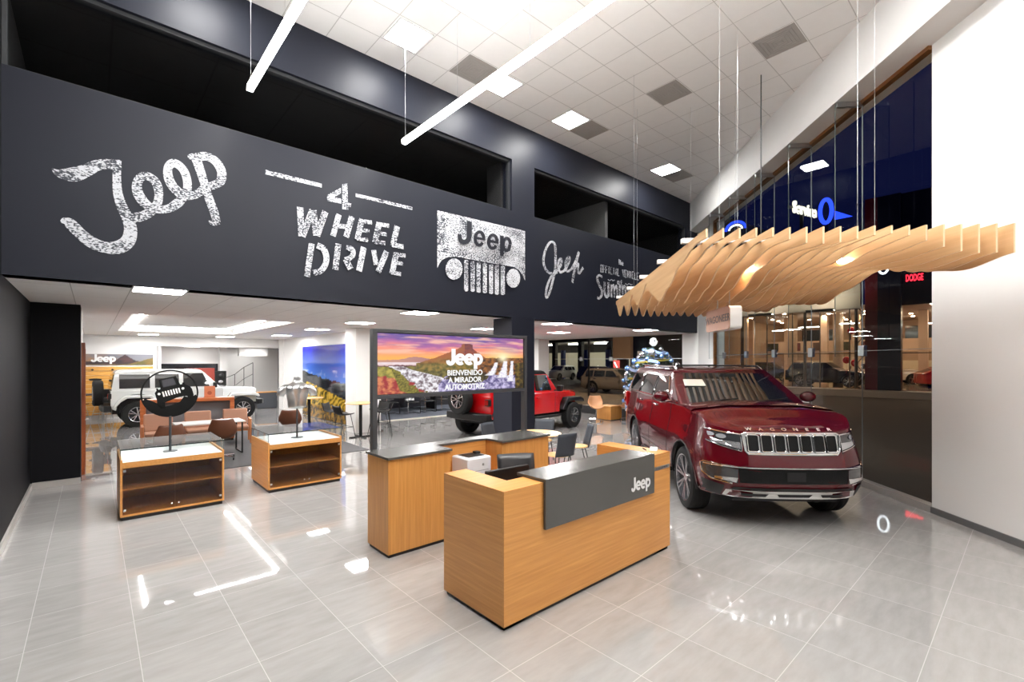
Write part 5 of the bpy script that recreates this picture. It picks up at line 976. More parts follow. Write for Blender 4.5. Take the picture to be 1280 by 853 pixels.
# ------------------------------------------------------------------ cars
m_rubber = mat('tyre rubber', (.006, .006, .006), .65, spec=.3)
m_rim = mat('polished alloy', (.60, .61, .63), .22, 1.)
m_rimdk = mat('dark wheel recess', (.02, .02, .022), .5, .3)
m_carglass = mat('dark car glass', (.010, .012, .013), .03, spec=.9, coat=.5)
m_trim = mat('black car trim', (.007, .007, .0075), .42, spec=.35)
m_lampg = mat('lamp glass', (.45, .47, .50), .06, .4, coat=1.)
m_lampdk = mat('dark lamp housing', (.03, .032, .035), .12, coat=1.)
m_redlamp = mat('red tail lamp', (.30, .006, .006), .12, coat=1.)
def wheel(parent, x, y, r, w, side, style, rr_=.70, name='wheel'):
    """axis along y; side = +1: outer face towards +y"""
    M = Matrix.Translation((x, y, r)) @ Matrix.Rotation(-side*pi/2, 4, 'X')
    h = w/2
    prof = [(r*rr_, -h), (r*.88, -h*1.0), (r*.965, -h*.90), (r, -h*.72), (r, -h*.42), (r*.985, -h*.40), (r*.985, -h*.34), (r, -h*.32), (r, -h*.06), (r*.985, -h*.04), (r*.985, h*.04), (r, h*.06), (r, h*.32), (r*.985, h*.34), (r*.985, h*.40), (r, h*.42), (r, h*.72), (r*.965, h*.90), (r*.88, h), (r*rr_, h*.96), (r*rr_, -h)]
    o = MB().lathe(prof, 48, M, cap=(False, False)).build(name, m_rubber, parent, smooth=30)
    R = r*rr_
    q = MB().lathe([(R, h*.97), (R*.95, h*.93), (R*.93, h*.5), (R*.90, -h*.5)], 40, M, cap=(False, False)).build('rim', m_rim, o)
    MB().lathe([(0, -h*.1), (R*.91, -h*.1), (R*.91, -h*.2), (0, -h*.2)], 32, M).build('wheel_disc', m_rimdk, o)
    b = MB(); n = {'seven': 7, 'ten': 10, 'rubicon': 5, 'five': 5}[style]
    for k in range(n):
        a = 2*pi*k/n+.2
        for da in ((-.13, .13) if style in ('seven', 'ten') else (-.22, .22)):
            r0, r1 = R*.16, R*.93
            p0 = M @ Vector((r0*cos(a), r0*sin(a), h*.62)); p1 = M @ Vector((r1*cos(a+da), r1*sin(a+da), h*.80))
            b.bar(p0, p1, R*(.085 if n > 5 else .12), h*.22, up=M.to_3x3() @ Vector((0, 0, 1)))
    b.lathe([(0, h*.75), (R*.17, h*.72), (R*.21, h*.5), (0, h*.4)], 20, M)
    b.build('spokes', m_rim, o, smooth=30)
    return o
def suv(name, label, loc, rz, paint, P, detail=True, group=None, cat='car'):
    """x forward from the front axle, z up.  P: measures"""
    t = thing(name, label, cat, loc, rz, group)
    W, XF, XR, WB = P['W'], P['XF'], P['XR'], P['WB']; r = P['r']; arch = r*1.20; zc = r*1.0
    sill = P['sill']; hood = P['hood']; belt = P['belt']; roof = P['roof']; XC = P['XC']; XT = P['XT']; XRT = P['XRT']; XRB = P['XRB']
    nf = P.get('nf', 3.0); Lf = P.get('Lf', .85)
    def shoulder(x): return interp([(XR, belt-.02), (XC-.2, belt-.02), (XC+.15, hood[0]), (.55, hood[1]), (XF-.25, hood[2]), (XF, hood[3])], x)
    def wid(z, x):
        k = (z-sill)/(shoulder(x)-sill); k = max(0, min(1, k))
        w = W*(.955+.045*sin(pi*min(1, k*1.25)**.8)) - W*.035*max(0, k-.6)/.4
        for xa in (0, -WB): w += .035*exp(-((x-xa)/.50)**2)*(1-.5*k)
        return w*(1-.02*max(0, (-x-WB))/1.)
    def nose(z): return XF - .10*max(0, (z-.80))/.4 - .10*max(0, (.55-z))/.2
    st = []
    for k in range(15): ph = radians(90*k/14); st.append(('f', ph))
    x = XF-Lf-.05
    xs = []
    while x > XR+.42: xs.append(x); x -= .045
    for x in xs: st.append(('s', x))
    for k in range(9): st.append(('r', radians(90*k/8)))
    def plan(s, z):
        if s[0] == 'f':
            xn = nose(z); xx = xn-Lf+Lf*max(0, cos(s[1]))**(2/nf); return xx, wid(z, xx)*max(0, sin(s[1]))**(2/nf)
        if s[0] == 's': return s[1], wid(z, s[1])
        Lr = .40; xx = XR+Lr-Lr*max(0, sin(s[1]))**(2/4.5); return xx, wid(z, xx)*max(0, cos(s[1]))**(2/4.5)
    def zbot(x, y):
        z = sill
        if x > XF-.5: z = lerp(sill, P['fbot'], min(1, (x-XF+.5)/.3))
        if x < XR+.5: z = lerp(sill, P['rbot'], min(1, (XR+.5-x)/.3))
        if abs(y) > W*.62:
            for xa in (0, -WB):
                if abs(x-xa) < arch: z = max(z, zc+sqrt(arch**2-(x-xa)**2))
        return z
    nv = 9; half = []
    for s in st:
        x0, y0 = plan(s, .75); zb = zbot(x0, y0); zs = shoulder(x0); col = []
        for j in range(nv+1):
            z = lerp(zb, zs, j/nv); x_, y_ = plan(s, z); col.append((x_, y_, z))
        xe, ye = plan(s, zs)
        for ins, up in ((.020, .016), (.055, .030), (.11, .038)):
            f = max(0, 1-ins/max(ye, .12)); col.append((xe-(ins*.9 if s[0] == 'f' else (-ins*.6 if s[0] == 'r' else 0))*(1 if ye < .8*W or s[0] != 's' else 0), ye*f, zs+up))
        half.append(col)
    G_ = []
    for col in half:
        xe, ye, ze = col[-1]; row = list(col)
        crown = .045 if xe > XC else .0
        for k in range(1, 12):
            q = 1-2*k/12; yy = ye*q; bulge = 0
            if xe > XC and P.get('dome', True): bulge = .014*exp(-((abs(yy)-.50)/.10)**2)
            row.append((xe, yy, ze+crown*(1-q*q)+bulge))
        row += [(x_, -y_, z_) for x_, y_, z_ in reversed(col)]
        G_.append(row)
    MB().grid(G_).build('body_shell', paint, t, smooth=32)
    # dark floor pan
    MB().box(XR+.25, XF-.25, -W*.62, W*.62, sill-.08, sill+.25).build('underbody', m_trim, t, smooth=0)
    # wheel housings
    for xa in (0, -WB):
        for s_ in (1, -1):
            MB().rings([[(xa+arch*1.0*cos(a), s_*yy, zc+arch*sin(a)) for a in [pi*k/16 for k in range(17)]] for yy in (W*.60, W*.975)], closed=False).rings([[(xa, s_*W*.60, zc-.2)]*17, [(xa+arch*1.0*cos(a), s_*W*.60, zc+arch*sin(a)) for a in [pi*k/16 for k in range(17)]]], closed=False).build('wheel_housing', m_trim, t)
            lip = []
            for k in range(25):
                a = -.15+(pi+.3)*k/24; lx = xa+arch*cos(a); lz = zc+arch*sin(a)
                if lz < sill: lz = sill
                lip.append((lx, s_*(wid(min(lz, shoulder(lx)-.1), lx)+.004), lz))
            MB().tube(lip, .028 if P.get('lip', True) else .012, 8).build('arch_trim', P.get('lipm', m_trim), t)
            wheel(t, xa, s_*(W-.135), r, .27, s_, P.get('style', 'seven'), .76)
    # greenhouse
    def gx(z): q = (z-belt)/(roof-belt); return lerp(XC, XT, q) , lerp(XRB, XRT, q)
    def gw(z): q = (z-belt)/(roof-belt); return lerp(W*.925, W*.76, q**1.25)
    rs = []
    for j in range(9):
        z = lerp(belt-.04, roof, j/8); x0, x1 = gx(z); w_ = gw(max(z, belt)); row = []
        for k in range(-6, 7): y = k/6; row.append((x0-.13*abs(y)**2.2, w_*y*.985, z))
        N = 26
        for k in range(1, N): xx = lerp(x0-.16, x1+.10, k/N); row.append((xx, w_*(1-.03*abs(2*k/N-1)**2), z))
        for k in range(6, -7, -1): y = k/6; row.append((x1+.10*abs(y)**2.5, w_*y*.985, z))
        for k in range(N-1, 0, -1): xx = lerp(x0-.16, x1+.10, k/N); row.append((xx, -w_*(1-.03*abs(2*k/N-1)**2), z))
        rs.append(row)
    cxm = (XT+XRT)/2
    for f, up in ((.985, .018), (.95, .034), (.80, .052), (.5, .066), (.15, .070)):
        rs.append([(cxm+(p[0]-cxm)*(1-(1-f)*.35 if f > .9 else 1-(1-f)*.8), p[1]*f, roof+up) for p in rs[8]])
    MB().rings(rs, cap=(False, True)).build('cabin', P.get('roofm', paint), t, smooth=40)
    # windscreen
    zb, zt = belt+.0, roof-.03
    g = []
    for j in range(9):
        z = lerp(zb+.02, zt, j/8); x0, _ = gx(z); w_ = gw(z)*.90; g.append([(x0-.13*abs(k/8)**2.2+.012, w_*k/8, z+.004) for k in range(-8, 9)])
    MB().grid(g).build('windscreen', m_carglass, t, smooth=80)
    g = []
    for j in range(7):
        z = lerp(belt+.05, roof-.07, j/6); _, x1 = gx(z); w_ = gw(z)*.84; g.append([(x1+.10*abs(k/6)**2.5-.012, w_*k/6, z) for k in range(-6, 7)])
    MB().grid(g).build('rear_window', m_carglass, t, smooth=80)
    # side windows
    for s_ in (1, -1):
        for (xa, xb, sl) in P['win']:
            b = MB(); g = []
            for j in range(7):
                z = lerp(belt+.035, roof-.09, j/6); q = j/6
                x0 = xa-sl*q; x1 = xb+(.10*q if xb < XRB+.6 else 0); w_ = gw(z)
                g.append([(lerp(x0, x1, k/6), s_*(w_*(1-.03*abs(2*((lerp(x0, x1, k/6)-gx(z)[0])/(gx(z)[1]-gx(z)[0]))-1)**2)+.008), z) for k in range(7)])
            b.grid(g); o = b.build('side_window', m_carglass, t, smooth=80)
            if detail:
                E_ = g[0]+[g[j][-1] for j in range(1, 7)]+g[-1][::-1][1:]+[g[j][0] for j in range(5, 0, -1)]
                MB().tube(E_, .011, 6, closed=True).build('window_trim', m_chrome, o)
        # doors: shut lines, handles
        if detail:
            for xd in P['doors']:
                pts = [(xd, s_*(wid(z, xd)+.001), z) for z in [lerp(sill+.06, belt-.02, k/8) for k in range(9)]]
                MB().tube(pts, .004, 5).build('door_gap', m_trim, t)
            for xd in P['handles']:
                z = belt-.12; y = s_*(wid(z, xd)+.012); MB().box(xd-.12, xd+.10, min(y-.012, y+.018), max(y-.012, y+.018), z-.018, z+.018).build('door_handle', P.get('handlem', m_chrome), t, .008)
    # roof rails
    if detail:
        for s_ in (1, -1):
            y = s_*W*.68; MB().tube([(XT-.15, y, roof+.03), (XT-.3, y, roof+.085), (XRT+.5, y, roof+.085), (XRT+.3, y, roof+.03)], .018, 8).build('roof_rail', P.get('railm', m_chrome), t)
        for xx in (XT-.7, XRT+.9): MB().bar((xx, -W*.66, roof+.095), (xx, W*.66, roof+.095), .05, .02).build('roof_bar', m_trim, t, .004)
    # mirrors
    for s_ in (1, -1):
        xm, zm = XC-.42, belt+.10
        o = MB().sphere((xm, s_*(W+.10), zm), .12, sc=(.55, 1.05, .72), n=20, k=12).build('door_mirror', P.get('mirrorm', paint), t, smooth=80)
        MB().bar((xm-.02, s_*(W*.93), zm-.07), (xm-.01, s_*(W+.12), zm-.085), .06, .03).build('mirror_arm', m_chrome if detail else m_trim, o, .008)
    def fx(y, z, off=0.):
        w_ = wid(z, XF-.3); xn = nose(z); return xn-Lf+Lf*max(0, 1-min(1, abs(y)/w_)**nf)**(1/nf)+off
    def patch(nm, pts, m, off=.006, parent=None, rows=1):
        """closed outline (y, z) laid on the nose"""
        cy, cz = sum(p[0] for p in pts)/len(pts), sum(p[1] for p in pts)/len(pts)
        b = MB(); R0 = [(fx(y, z, off), y, z) for y, z in pts]
        R1 = [(fx(lerp(cy, y, .5), lerp(cz, z, .5), off), lerp(cy, y, .5), lerp(cz, z, .5)) for y, z in pts]
        R2 = [(fx(cy, cz, off), cy, cz)]*len(pts); b.rings([R0, R1, R2], cap=(False, False)); return b.build(nm, m, parent or t, smooth=60)
    def rim_(nm, pts, m, rad, off=.01, parent=None): return MB().tube([(fx(y, z, off), y, z) for y, z in pts], rad, 6, closed=True).build(nm, m, parent or t)
    def dens(P_, n=5):
        o = []
        for a, b_ in zip(P_, P_[1:]+P_[:1]):
            for k in range(n): o.append((lerp(a[0], b_[0], k/n), lerp(a[1], b_[1], k/n)))
        return o
    return t, patch, rim_, dens, fx, wid, shoulder
paint_b = mat('burgundy metallic paint', (.070, .0008, .0045), .22, .0, spec=.25, coat=.75)
WAG = dict(W=1.045, XF=1.0, XR=-4.66, WB=3.28, r=.435, sill=.40, fbot=.40, rbot=.45, hood=(1.43, 1.38, 1.27, 1.215), belt=1.44, roof=1.93, XC=-.36, XT=-1.22, XRT=-4.25, XRB=-4.52,
           nf=3.3, Lf=.80, win=[(-1.02, -2.02, .40), (-2.10, -3.10, .0), (-3.22, -4.20, .0)], doors=(-.85, -2.05, -3.15), handles=(-1.85, -2.95), style='seven', lip=False, lipm=m_trim)
t, patch, rim_, dens, fx, wid, shl = suv('burgundy_suv', 'large shiny burgundy SUV under the wooden fin canopy', (7.09, 2.66, 0), radians(225.2), paint_b, WAG)
m_grille = mat('black honeycomb grille', (.003, .003, .003), .6, spec=.2, bump=.6, bscale=90)
band = [(-.59, 1.185), (-.55, 1.205), (.55, 1.205), (.59, 1.185), (.57, 1.0), (.53, .955), (-.53, .955), (-.57, 1.0)]
o = patch('grille', dens(band), mat('satin grille frame', (.50, .51, .52), .2, 1.), .008); rim_('grille_trim', dens(band), m_chrome, .011, .012, o)
for k in range(7):
    y = (k-3)*.157; w_, h_ = .062, .100; c = []
    for cy_, cz_, a0 in ((y+w_-.02, 1.085+h_-.02, 0), (y-w_+.02, 1.085+h_-.02, 90), (y-w_+.02, 1.085-h_+.02, 180), (y+w_-.02, 1.085-h_+.02, 270)):
        for q in range(4): a = radians(a0+30*q); c.append((cy_+.02*cos(a), cz_+.02*sin(a)))
    s_o = patch('grille_slot', c, m_grille, .016); rim_('slot_trim', c, m_chrome, .0075, .020, s_o)
for s_ in (1, -1):
    hl = dens([(s_*.60, 1.185), (s_*.80, 1.205), (s_*.98, 1.235), (s_*1.005, 1.18), (s_*.985, 1.10), (s_*.82, 1.04), (s_*.60, .985)], 6)
    o = patch('headlight', hl, m_lampdk, .010); rim_('headlight_trim', hl, m_chrome, .008, .014, o)
    patch('light_bar', dens([(s_*.61, 1.09), (s_*.86, 1.10), (s_*.96, 1.16), (s_*.965, 1.125), (s_*.85, 1.06), (s_*.61, 1.005)], 4), mat('bright lamp reflector', (.75, .77, .8), .08, .8), .016, o)
    patch('projector', [(s_*.80+.05*cos(a*.6283), 1.15+.028*sin(a*.6283)) for a in range(10)], m_lampg, .018, o)
    patch('projector', [(s_*.90+.04*cos(a*.6283), 1.165+.026*sin(a*.6283)) for a in range(10)], m_lampg, .018, o)
    fg = dens([(s_*.66, .765), (s_*.96, .80), (s_*1.0, .80), (s_*1.0, .66), (s_*.94, .63), (s_*.66, .59)], 6)
    o = patch('fog_lamp', fg, m_lampdk, .010); patch('fog_bezel', dens([(s_*.66, .66), (s_*.80, .66), (s_*.90, .655), (s_*.90, .63), (s_*.68, .60)], 5), m_chrome, .016, o)
    MB().tube([(fx(y, z, .014), y, z) for y, z in [(s_*.66, .79), (s_*.85, .805), (s_*.99, .815), (s_*1.01, .79), (s_*1.0, .68), (s_*.93, .615), (s_*.72, .585)]], .010, 6).build('fog_trim', m_chrome, t)
lo = dens([(-.66, .775), (.66, .775), (.64, .60), (-.64, .60)], 8); patch('lower_intake', lo, m_grille, .010)
MB().tube([(fx(y, .79, .014), y, .79) for y in [(-.99+1.98*k/30) for k in range(31)]], .0095, 6).build('bumper_trim', m_chrome, t)
patch('radar_cover', dens([(-.10, .745), (.12, .745), (.12, .63), (-.10, .63)], 3), m_trim, .016)
patch('lower_grille_gap', dens([(-.70, .545), (.70, .545), (.74, .505), (-.74, .505)], 8), m_trim, .010)
sk = dens([(-.78, .50), (.78, .50), (.80, .415), (.70, .40), (-.70, .40), (-.80, .415)], 8)
o = patch('skid_plate', sk, mat('satin silver plate', (.66, .66, .64), .4, 0.), .012)
for a, b_ in ((-.62, -.30), (-.20, .22), (.32, .62)): patch('skid_slot', dens([(a, .465), (b_, .465), (b_-.03, .425), (a+.03, .425)], 4), m_trim, .018, o)
for s_ in (1, -1): patch('corner_valance', dens([(s_*.80, .555), (s_*1.03, .60), (s_*1.03, .42), (s_*.82, .41)], 5), m_trim, .009)
def hoodM(x, y, z, sl): return basis((x, y, z), (0, 1, 0), (-1, 0, sl))
for k, ch in enumerate('WAGONEER'):
    y = -.49+k*.14; text_mesh('hood_letter', ch, .062, m_chrome, t, basis((fx(y, 1.236, -.022), y, 1.247), (0, 1, 0), (-.75, 0, .66)), .004, .0015, sx=1.25)
# wipers, paper behind the windscreen, side badge, door strip, rear lamps
for y0, y1 in ((-.62, -.05), (.08, .68)): MB().tube([(-.40, y0, 1.475), (-.46, (y0+y1)/2, 1.505), (-.50, y1, 1.53)], .010, 6).build('wiper', m_trim, t)
def wsx(z): return lerp(-.36, -1.22, (z-1.44)/.49)
MB().add([(wsx(z)-.13*abs(y/.92)**2.2+.020, y, z+.006) for y, z in ((-.74, 1.70), (-.42, 1.70), (-.42, 1.80), (-.72, 1.80))], [(0, 1, 2, 3)]).build('price_sheet', mat('white paper', (.75, .73, .66), .6), t, smooth=0)
MB().box(wsx(1.88)+.02, wsx(1.88)+.05, -.10, .14, 1.83, 1.90).build('sensor_housing', m_trim, t, .01)
for s_ in (1, -1):
    MB().box(-.66, -.42, s_*1.045-.006, s_*1.045+.012 if s_ > 0 else s_*1.045+.006, .98, 1.02).build('side_badge', m_chrome, t, .003) if 0 else None
    MB().tube([(x, s_*(wid(.60, x)+.006), .60) for x in [-.62-k*.1 for k in range(21)]], .012, 6).build('door_strip', m_chrome, t)
    MB().tube([(x, s_*(wid(.44, x)+.02), .42) for x in [-.60-k*.1 for k in range(21)]], .035, 8).build('running_board', m_trim, t)
    MB().box(-4.70, -4.45, min(s_*.86, s_*1.0), max(s_*.86, s_*1.0), 1.05, 1.40).build('tail_lamp', m_redlamp, t, .02)
    MB().box(.60, .66, min(s_*1.02, s_*1.035), max(s_*1.02, s_*1.035), .72, .80).build('side_marker', mat('amber marker', (.7, .16, .01), .3), t, .004) if 0 else None

# ---- boxy off-road cars
def offroader(name, label, loc, rz, paint, flare, roofm, handlem, detail_rub=False):
    t = thing(name, label, 'car', loc, rz)
    W = .80; r = .41; WB = 3.0
    def side_profile():
        P_ = [(-.62, .55)]
        xa, R = -WB, .50
        P_ += [(-2.42, .55)]
        for k in range(13): a = pi*k/12; P_.append((xa+R*cos(a)*1.05, .50+R*sin(a)*1.0+.05))
        P_ += [(-3.62, .60), (-3.66, .70), (-3.66, 1.18), (-.62, 1.18), (-.58, 1.1)]
        return P_
    MB().prism(side_profile(), -W, W, lambda u, v, h: (u, h, v)).build('body_tub', paint, t, .02, seg=3)
    # bonnet and nose
    rs = []
    for x, w_, z0, z1 in ((-.62, .74, .62, 1.20), (-.2, .71, .62, 1.19), (.25, .66, .62, 1.165), (.46, .63, .60, 1.13), (.50, .61, .60, 1.10)):
        rs.append([(x, -w_, z0), (x, w_, z0), (x, w_, z1-.05), (x, w_*.93, z1-.005), (x, w_*.5, z1+.012), (x, 0, z1+.016), (x, -w_*.5, z1+.012), (x, -w_*.93, z1-.005), (x, -w_, z1-.05)])
    MB().rings(rs).build('bonnet', paint, t, .01)
    g = MB()
    for k in range(7): y = (k-3)*.10; g.box(.50, .512, y-.03, y+.03, .72, 1.04)
    g.build('grille', m_trim, t, .01)
    for s_ in (1, -1):
        MB().lathe([(0, 0), (.09, 0), (.095, .01), (.07, .03), (0, .035)], 24, basis((.505, s_*.47, .93), (0, 1, 0), (0, 0, 1))).build('headlight', m_lampg, t)
        # front fender: arch shaped flare
        out = [(-.62, .62), (-.52, .80), (-.36, .98), (.34, .98), (.50, .92), (.56, .82), (.50, .80), (.36, .86), (-.30, .86), (-.42, .74), (-.48, .60)]
        o = MB().prism([(x, z) for x, z in out], min(s_*.60, s_*.94), max(s_*.60, s_*.94), lambda u, v, h: (u, h, v)).build('front_fender', flare, t, .025, seg=3)
        MB().box(.44, .55, min(s_*.66, s_*.90), max(s_*.66, s_*.90), .83, .88).build('turn_lamp', mat('amber lamp', (.6, .15, .02), .2), o, .006)
        outr = [(-WB+.62, .60), (-WB+.50, .84), (-WB+.36, 1.02), (-WB-.30, 1.02), (-WB-.48, .90), (-WB-.62, .66), (-WB-.56, .64), (-WB-.42, .82), (-WB-.26, .93), (-WB+.30, .93), (-WB+.42, .80), (-WB+.54, .58)]
        MB().prism(outr, min(s_*.78, s_*.94), max(s_*.78, s_*.94), lambda u, v, h: (u, h, v)).build('rear_fender', flare, t, .025, seg=3)
        MB().box(-2.42, -.60, min(s_*.76, s_*.86), max(s_*.76, s_*.86), .42, .50).build('side_step', m_trim, t, .02)
        for xa in (0, -WB):
            MB().box(xa-.42, xa+.42, min(s_*.45, s_*.60), max(s_*.45, s_*.60), .45, .92).build('wheel_well', m_trim, t, smooth=0)
            wheel(t, xa, s_*.79, r, .27, s_, 'rubicon', .58 if not detail_rub else .56)
        # windows
        zt, zb = 1.70, 1.24
        y = lambda z: s_*(lerp(.775, .70, (z-1.2)/.6)+.012)
        for xa, xb, sl in ((-1.02, -1.78, .20), (-1.90, -2.55, 0), (-2.68, -3.45, 0)):
            MB().add([(xa, y(zb), zb), (xb, y(zb), zb), (xb, y(zt), zt), (xa-sl, y(zt), zt)], [(0, 1, 2, 3)]).build('side_window', m_carglass, t, smooth=0)
        for xd in (-.86, -1.84, -2.42): MB().tube([(xd, s_*.803, .58), (xd, s_*.803, 1.17)], .005, 5).build('door_gap', m_trim, t)
        for xd in (-1.68, -2.28): MB().box(xd-.09, xd+.09, min(s_*.80, s_*.83), max(s_*.80, s_*.83), 1.02, 1.06).build('door_handle', handlem, t, .008)
        MB().box(-.95, -.85, min(s_*.92, s_*1.10), max(s_*.92, s_*1.10), 1.20, 1.38).bar((-.88, s_*.78, 1.22), (-.90, s_*.95, 1.24), .04, .04).build('door_mirror', m_trim, t, .02)
        MB().box(-3.72, -3.62, min(s_*.63, s_*.80), max(s_*.63, s_*.80), .92, 1.10).build('tail_lamp', m_trim, t, .015); MB().box(-3.735, -3.72, min(s_*.655, s_*.775), max(s_*.655, s_*.775), .94, 1.08).build('tail_lens', m_redlamp, t, .01)
    rs = []
    for z, x0, x1, w_ in ((1.16, -.66, -3.64, .775), (1.25, -.74, -3.63, .77), (1.72, -1.16, -3.56, .705), (1.80, -1.26, -3.52, .69), (1.835, -1.36, -3.44, .63), (1.845, -1.6, -3.2, .4)):
        rs.append([(x0, -w_, z), (x0+.03, 0, z), (x0, w_, z), (lerp(x0, x1, .5), w_*1.005, z), (x1, w_, z), (x1-.01, 0, z), (x1, -w_, z), (lerp(x0, x1, .5), -w_*1.005, z)])
    MB().rings(rs[:3], cap=(False, False)).build('cabin', paint if roofm is not m_trim else paint, t, .01, smooth=30)
    MB().rings(rs[2:]).build('hard_top', roofm, t, .015, smooth=50)
    MB().add([(-.755, -.66, 1.27), (-.755, .66, 1.27), (-1.13, .62, 1.70), (-1.13, -.62, 1.70)], [(0, 1, 2, 3)]).build('windscreen', m_carglass, t, smooth=0)
    MB().add([(-3.655, -.60, 1.27), (-3.655, .60, 1.27), (-3.59, .56, 1.68), (-3.59, -.56, 1.68)], [(0, 1, 2, 3)]).build('rear_window', m_carglass, t, smooth=0)
    MB().prism([(.50, -.80), (.66, -.80), (.78, -.55), (.78, .55), (.66, .80), (.50, .80)], .52, .70).build('front_bumper', m_trim, t, .03)
    MB().prism([(-3.64, -.84), (-3.82, -.80), (-3.88, -.5), (-3.88, .5), (-3.82, .80), (-3.64, .84)], .52, .72).build('rear_bumper', m_trim, t, .03)
    # spare wheel
    M = Matrix.Translation((-3.92, .10, 1.08)) @ Matrix.Rotation(-pi/2, 4, 'Y')
    sp = MB(); h = .13
    prof = [(r*.58, -h), (r*.9, -h), (r, -h*.7), (r, h*.7), (r*.9, h), (r*.58, h*.95), (r*.56, h*.3), (0, h*.3)]
    o = sp.lathe(prof, 40, M, cap=(True, False)).build('spare_wheel', m_rubber, t)
    b = MB(); R = r*.58
    for k in range(5):
        a = 2*pi*k/5+.3
        for da in (-.25, .25): b.bar(M @ Vector((R*.1*cos(a), R*.1*sin(a), h*.6)), M @ Vector((R*.98*cos(a+da), R*.98*sin(a+da), h*.8)), .035, .03)
    b.tube([M @ Vector((R*.97*cos(a*pi/14), R*.97*sin(a*pi/14), h*.85)) for a in range(28)], .018, 6, closed=True); b.build('spokes', m_rim, o, smooth=30)
    MB().box(-3.80, -3.62, -.05, .30, .95, 1.2).build('spare_mount', m_trim, t, .01)
    MB().cyl((0, -.7, r), (0, .7, r), .05, n=12).cyl((-WB, -.7, r), (-WB, .7, r), .05, n=12).build('axles', m_trim, t)
    MB().box(-3.6, .4, -.45, .45, .42, .62).build('underbody', m_trim, t, smooth=0)
    return t
m_wpaint = mat('white car paint', (.72, .74, .72), .18, coat=1.)
m_red = mat('bright red car paint', (.50, .004, .006), .18, coat=1.)
def place_from_wheels(rearxy, hd, WB=3.0, side=-1, ytrack=.79+.135*0):
    """origin (front axle centre) from the contact point of a rear wheel on side -1 (right) or +1 (left)"""
    c, s_ = cos(hd), sin(hd); rx, ry = rearxy
    cx_, cy_ = rx - side*ytrack*(-s_), ry - side*ytrack*c
    return (cx_+WB*c, cy_+WB*s_, 0)
hd = radians(2)
offroader('white_offroader', 'white boxy off-road car with a spare wheel behind the tan armchairs', place_from_wheels((1.08, 19.2), hd, side=-1), hd, m_wpaint, m_wpaint, m_wpaint, m_wpaint)
hd = radians(6)
offroader('red_offroader', 'bright red boxy off-road car with black fenders behind the dark pier', place_from_wheels((8.25, 11.15), hd, side=1), hd, m_red, m_trim, mat('black soft roof', (.008, .008, .008), .85, spec=.15), m_red, True)
# ------------------------------------------------------------------ decorated tree by the burgundy car
t = thing('christmas_tree', 'tall narrow christmas tree with silver tinsel behind the burgundy car', 'christmas tree', (13.8, 8.4, 0))
TH_, TR0 = 2.72, .80
m_needle = mat('dark green needles', (.02, .045, .02), .6); m_tins = mat('silver tinsel', (.75, .78, .82), .18, .9); m_gold = mat('olive gold ribbon', (.36, .30, .05), .35, .5)
MB().cyl((0, 0, 0), (0, 0, TH_-.15), .035, .012).build('trunk', mat('tree trunk', (.08, .05, .03), .8), t); MB().lathe([(0, 0), (.22, 0), (.16, .16), (0, .16)], 16).build('tree_stand', m_blk, t)
rnd = random.Random(3)
def cone_r(z): return min(.86, max(.05, .08+.78*(TH_-z)))
b = MB()
for k in range(2400):
    z = .28+(TH_-.35)*(1-sqrt(rnd.random()))*1.0; z = min(z, TH_-.1); a = rnd.random()*2*pi; R = cone_r(z)*(.55+.45*rnd.random())
    p = Vector((R*cos(a), R*sin(a), z)); d = Vector((cos(a), sin(a), -.35+.3*rnd.random())); L_2 = .10+.08*rnd.random(); u = Vector((-sin(a), cos(a), 0))*.018
    b.add([p-d*L_2, p-u+Vector((0, 0, .012)), p+d*L_2*.6, p+u-Vector((0, 0, .012))], [(0, 1, 2, 3)])
b.build('foliage', m_needle, t, smooth=0)
b = MB()
for k in range(1300):
    z = .5+(TH_-.7)*(1-sqrt(rnd.random())); a = rnd.random()*2*pi; R = cone_r(z)*(.95+.15*rnd.random()); p = Vector((R*cos(a), R*sin(a), z)); q = Vector((rnd.uniform(-1, 1), rnd.uniform(-1, 1), rnd.uniform(-1, 1))).normalized()*.065; u = q.cross(Vector((0, 0, 1))).normalized()*.013
    b.add([p-q-u, p-q+u, p+q+u, p+q-u], [(0, 1, 2, 3)])
o = b.build('tinsel', m_tins, t, smooth=0)
b = MB()
for k0 in range(3):
    pts = []
    for q in range(40):
        z = .55+k0*.62+.5*q/39; a = q*.24+k0*2; R = cone_r(z)*1.06; pts.append((R*cos(a), R*sin(a), z))
    b.grid([[Vector(p)+Vector((0, 0, .03)) for p in pts], [Vector(p)-Vector((0, 0, .03)) for p in pts]])
b.build('ribbon', m_gold, t, smooth=0)
b = MB()
for k0 in range(4):
    pts = []
    for q in range(40):
        z = .40+k0*.56+.45*q/39; a = -q*.22+k0*1.3; R = cone_r(z)*1.08; pts.append((R*cos(a), R*sin(a), z+.03*sin(q*1.1)))
    b.grid([[Vector(p)+Vector((0, 0, .05)) for p in pts], [Vector(p)-Vector((0, 0, .05)) for p in pts]])
b.build('ribbon', mat('pale blue mesh ribbon', (.30, .42, .66), .3, .3), t, smooth=0)
cl = MB()
for k in range(26): a = rnd.random()*6.28; q = rnd.random()*3.14; cl.sphere((.10*cos(a)*sin(q), .10*sin(a)*sin(q), TH_+.02+.10*cos(q)), .05, 8, 6)
cl.build('tree_topper', mat('white frosted topper', (.8, .82, .86), .3), t)
m_bb = mat('sky blue bauble', (.16, .30, .62), .12, .6, coat=1.); m_sb = mat('silver bauble', (.7, .72, .75), .08, 1.)
proto = {}
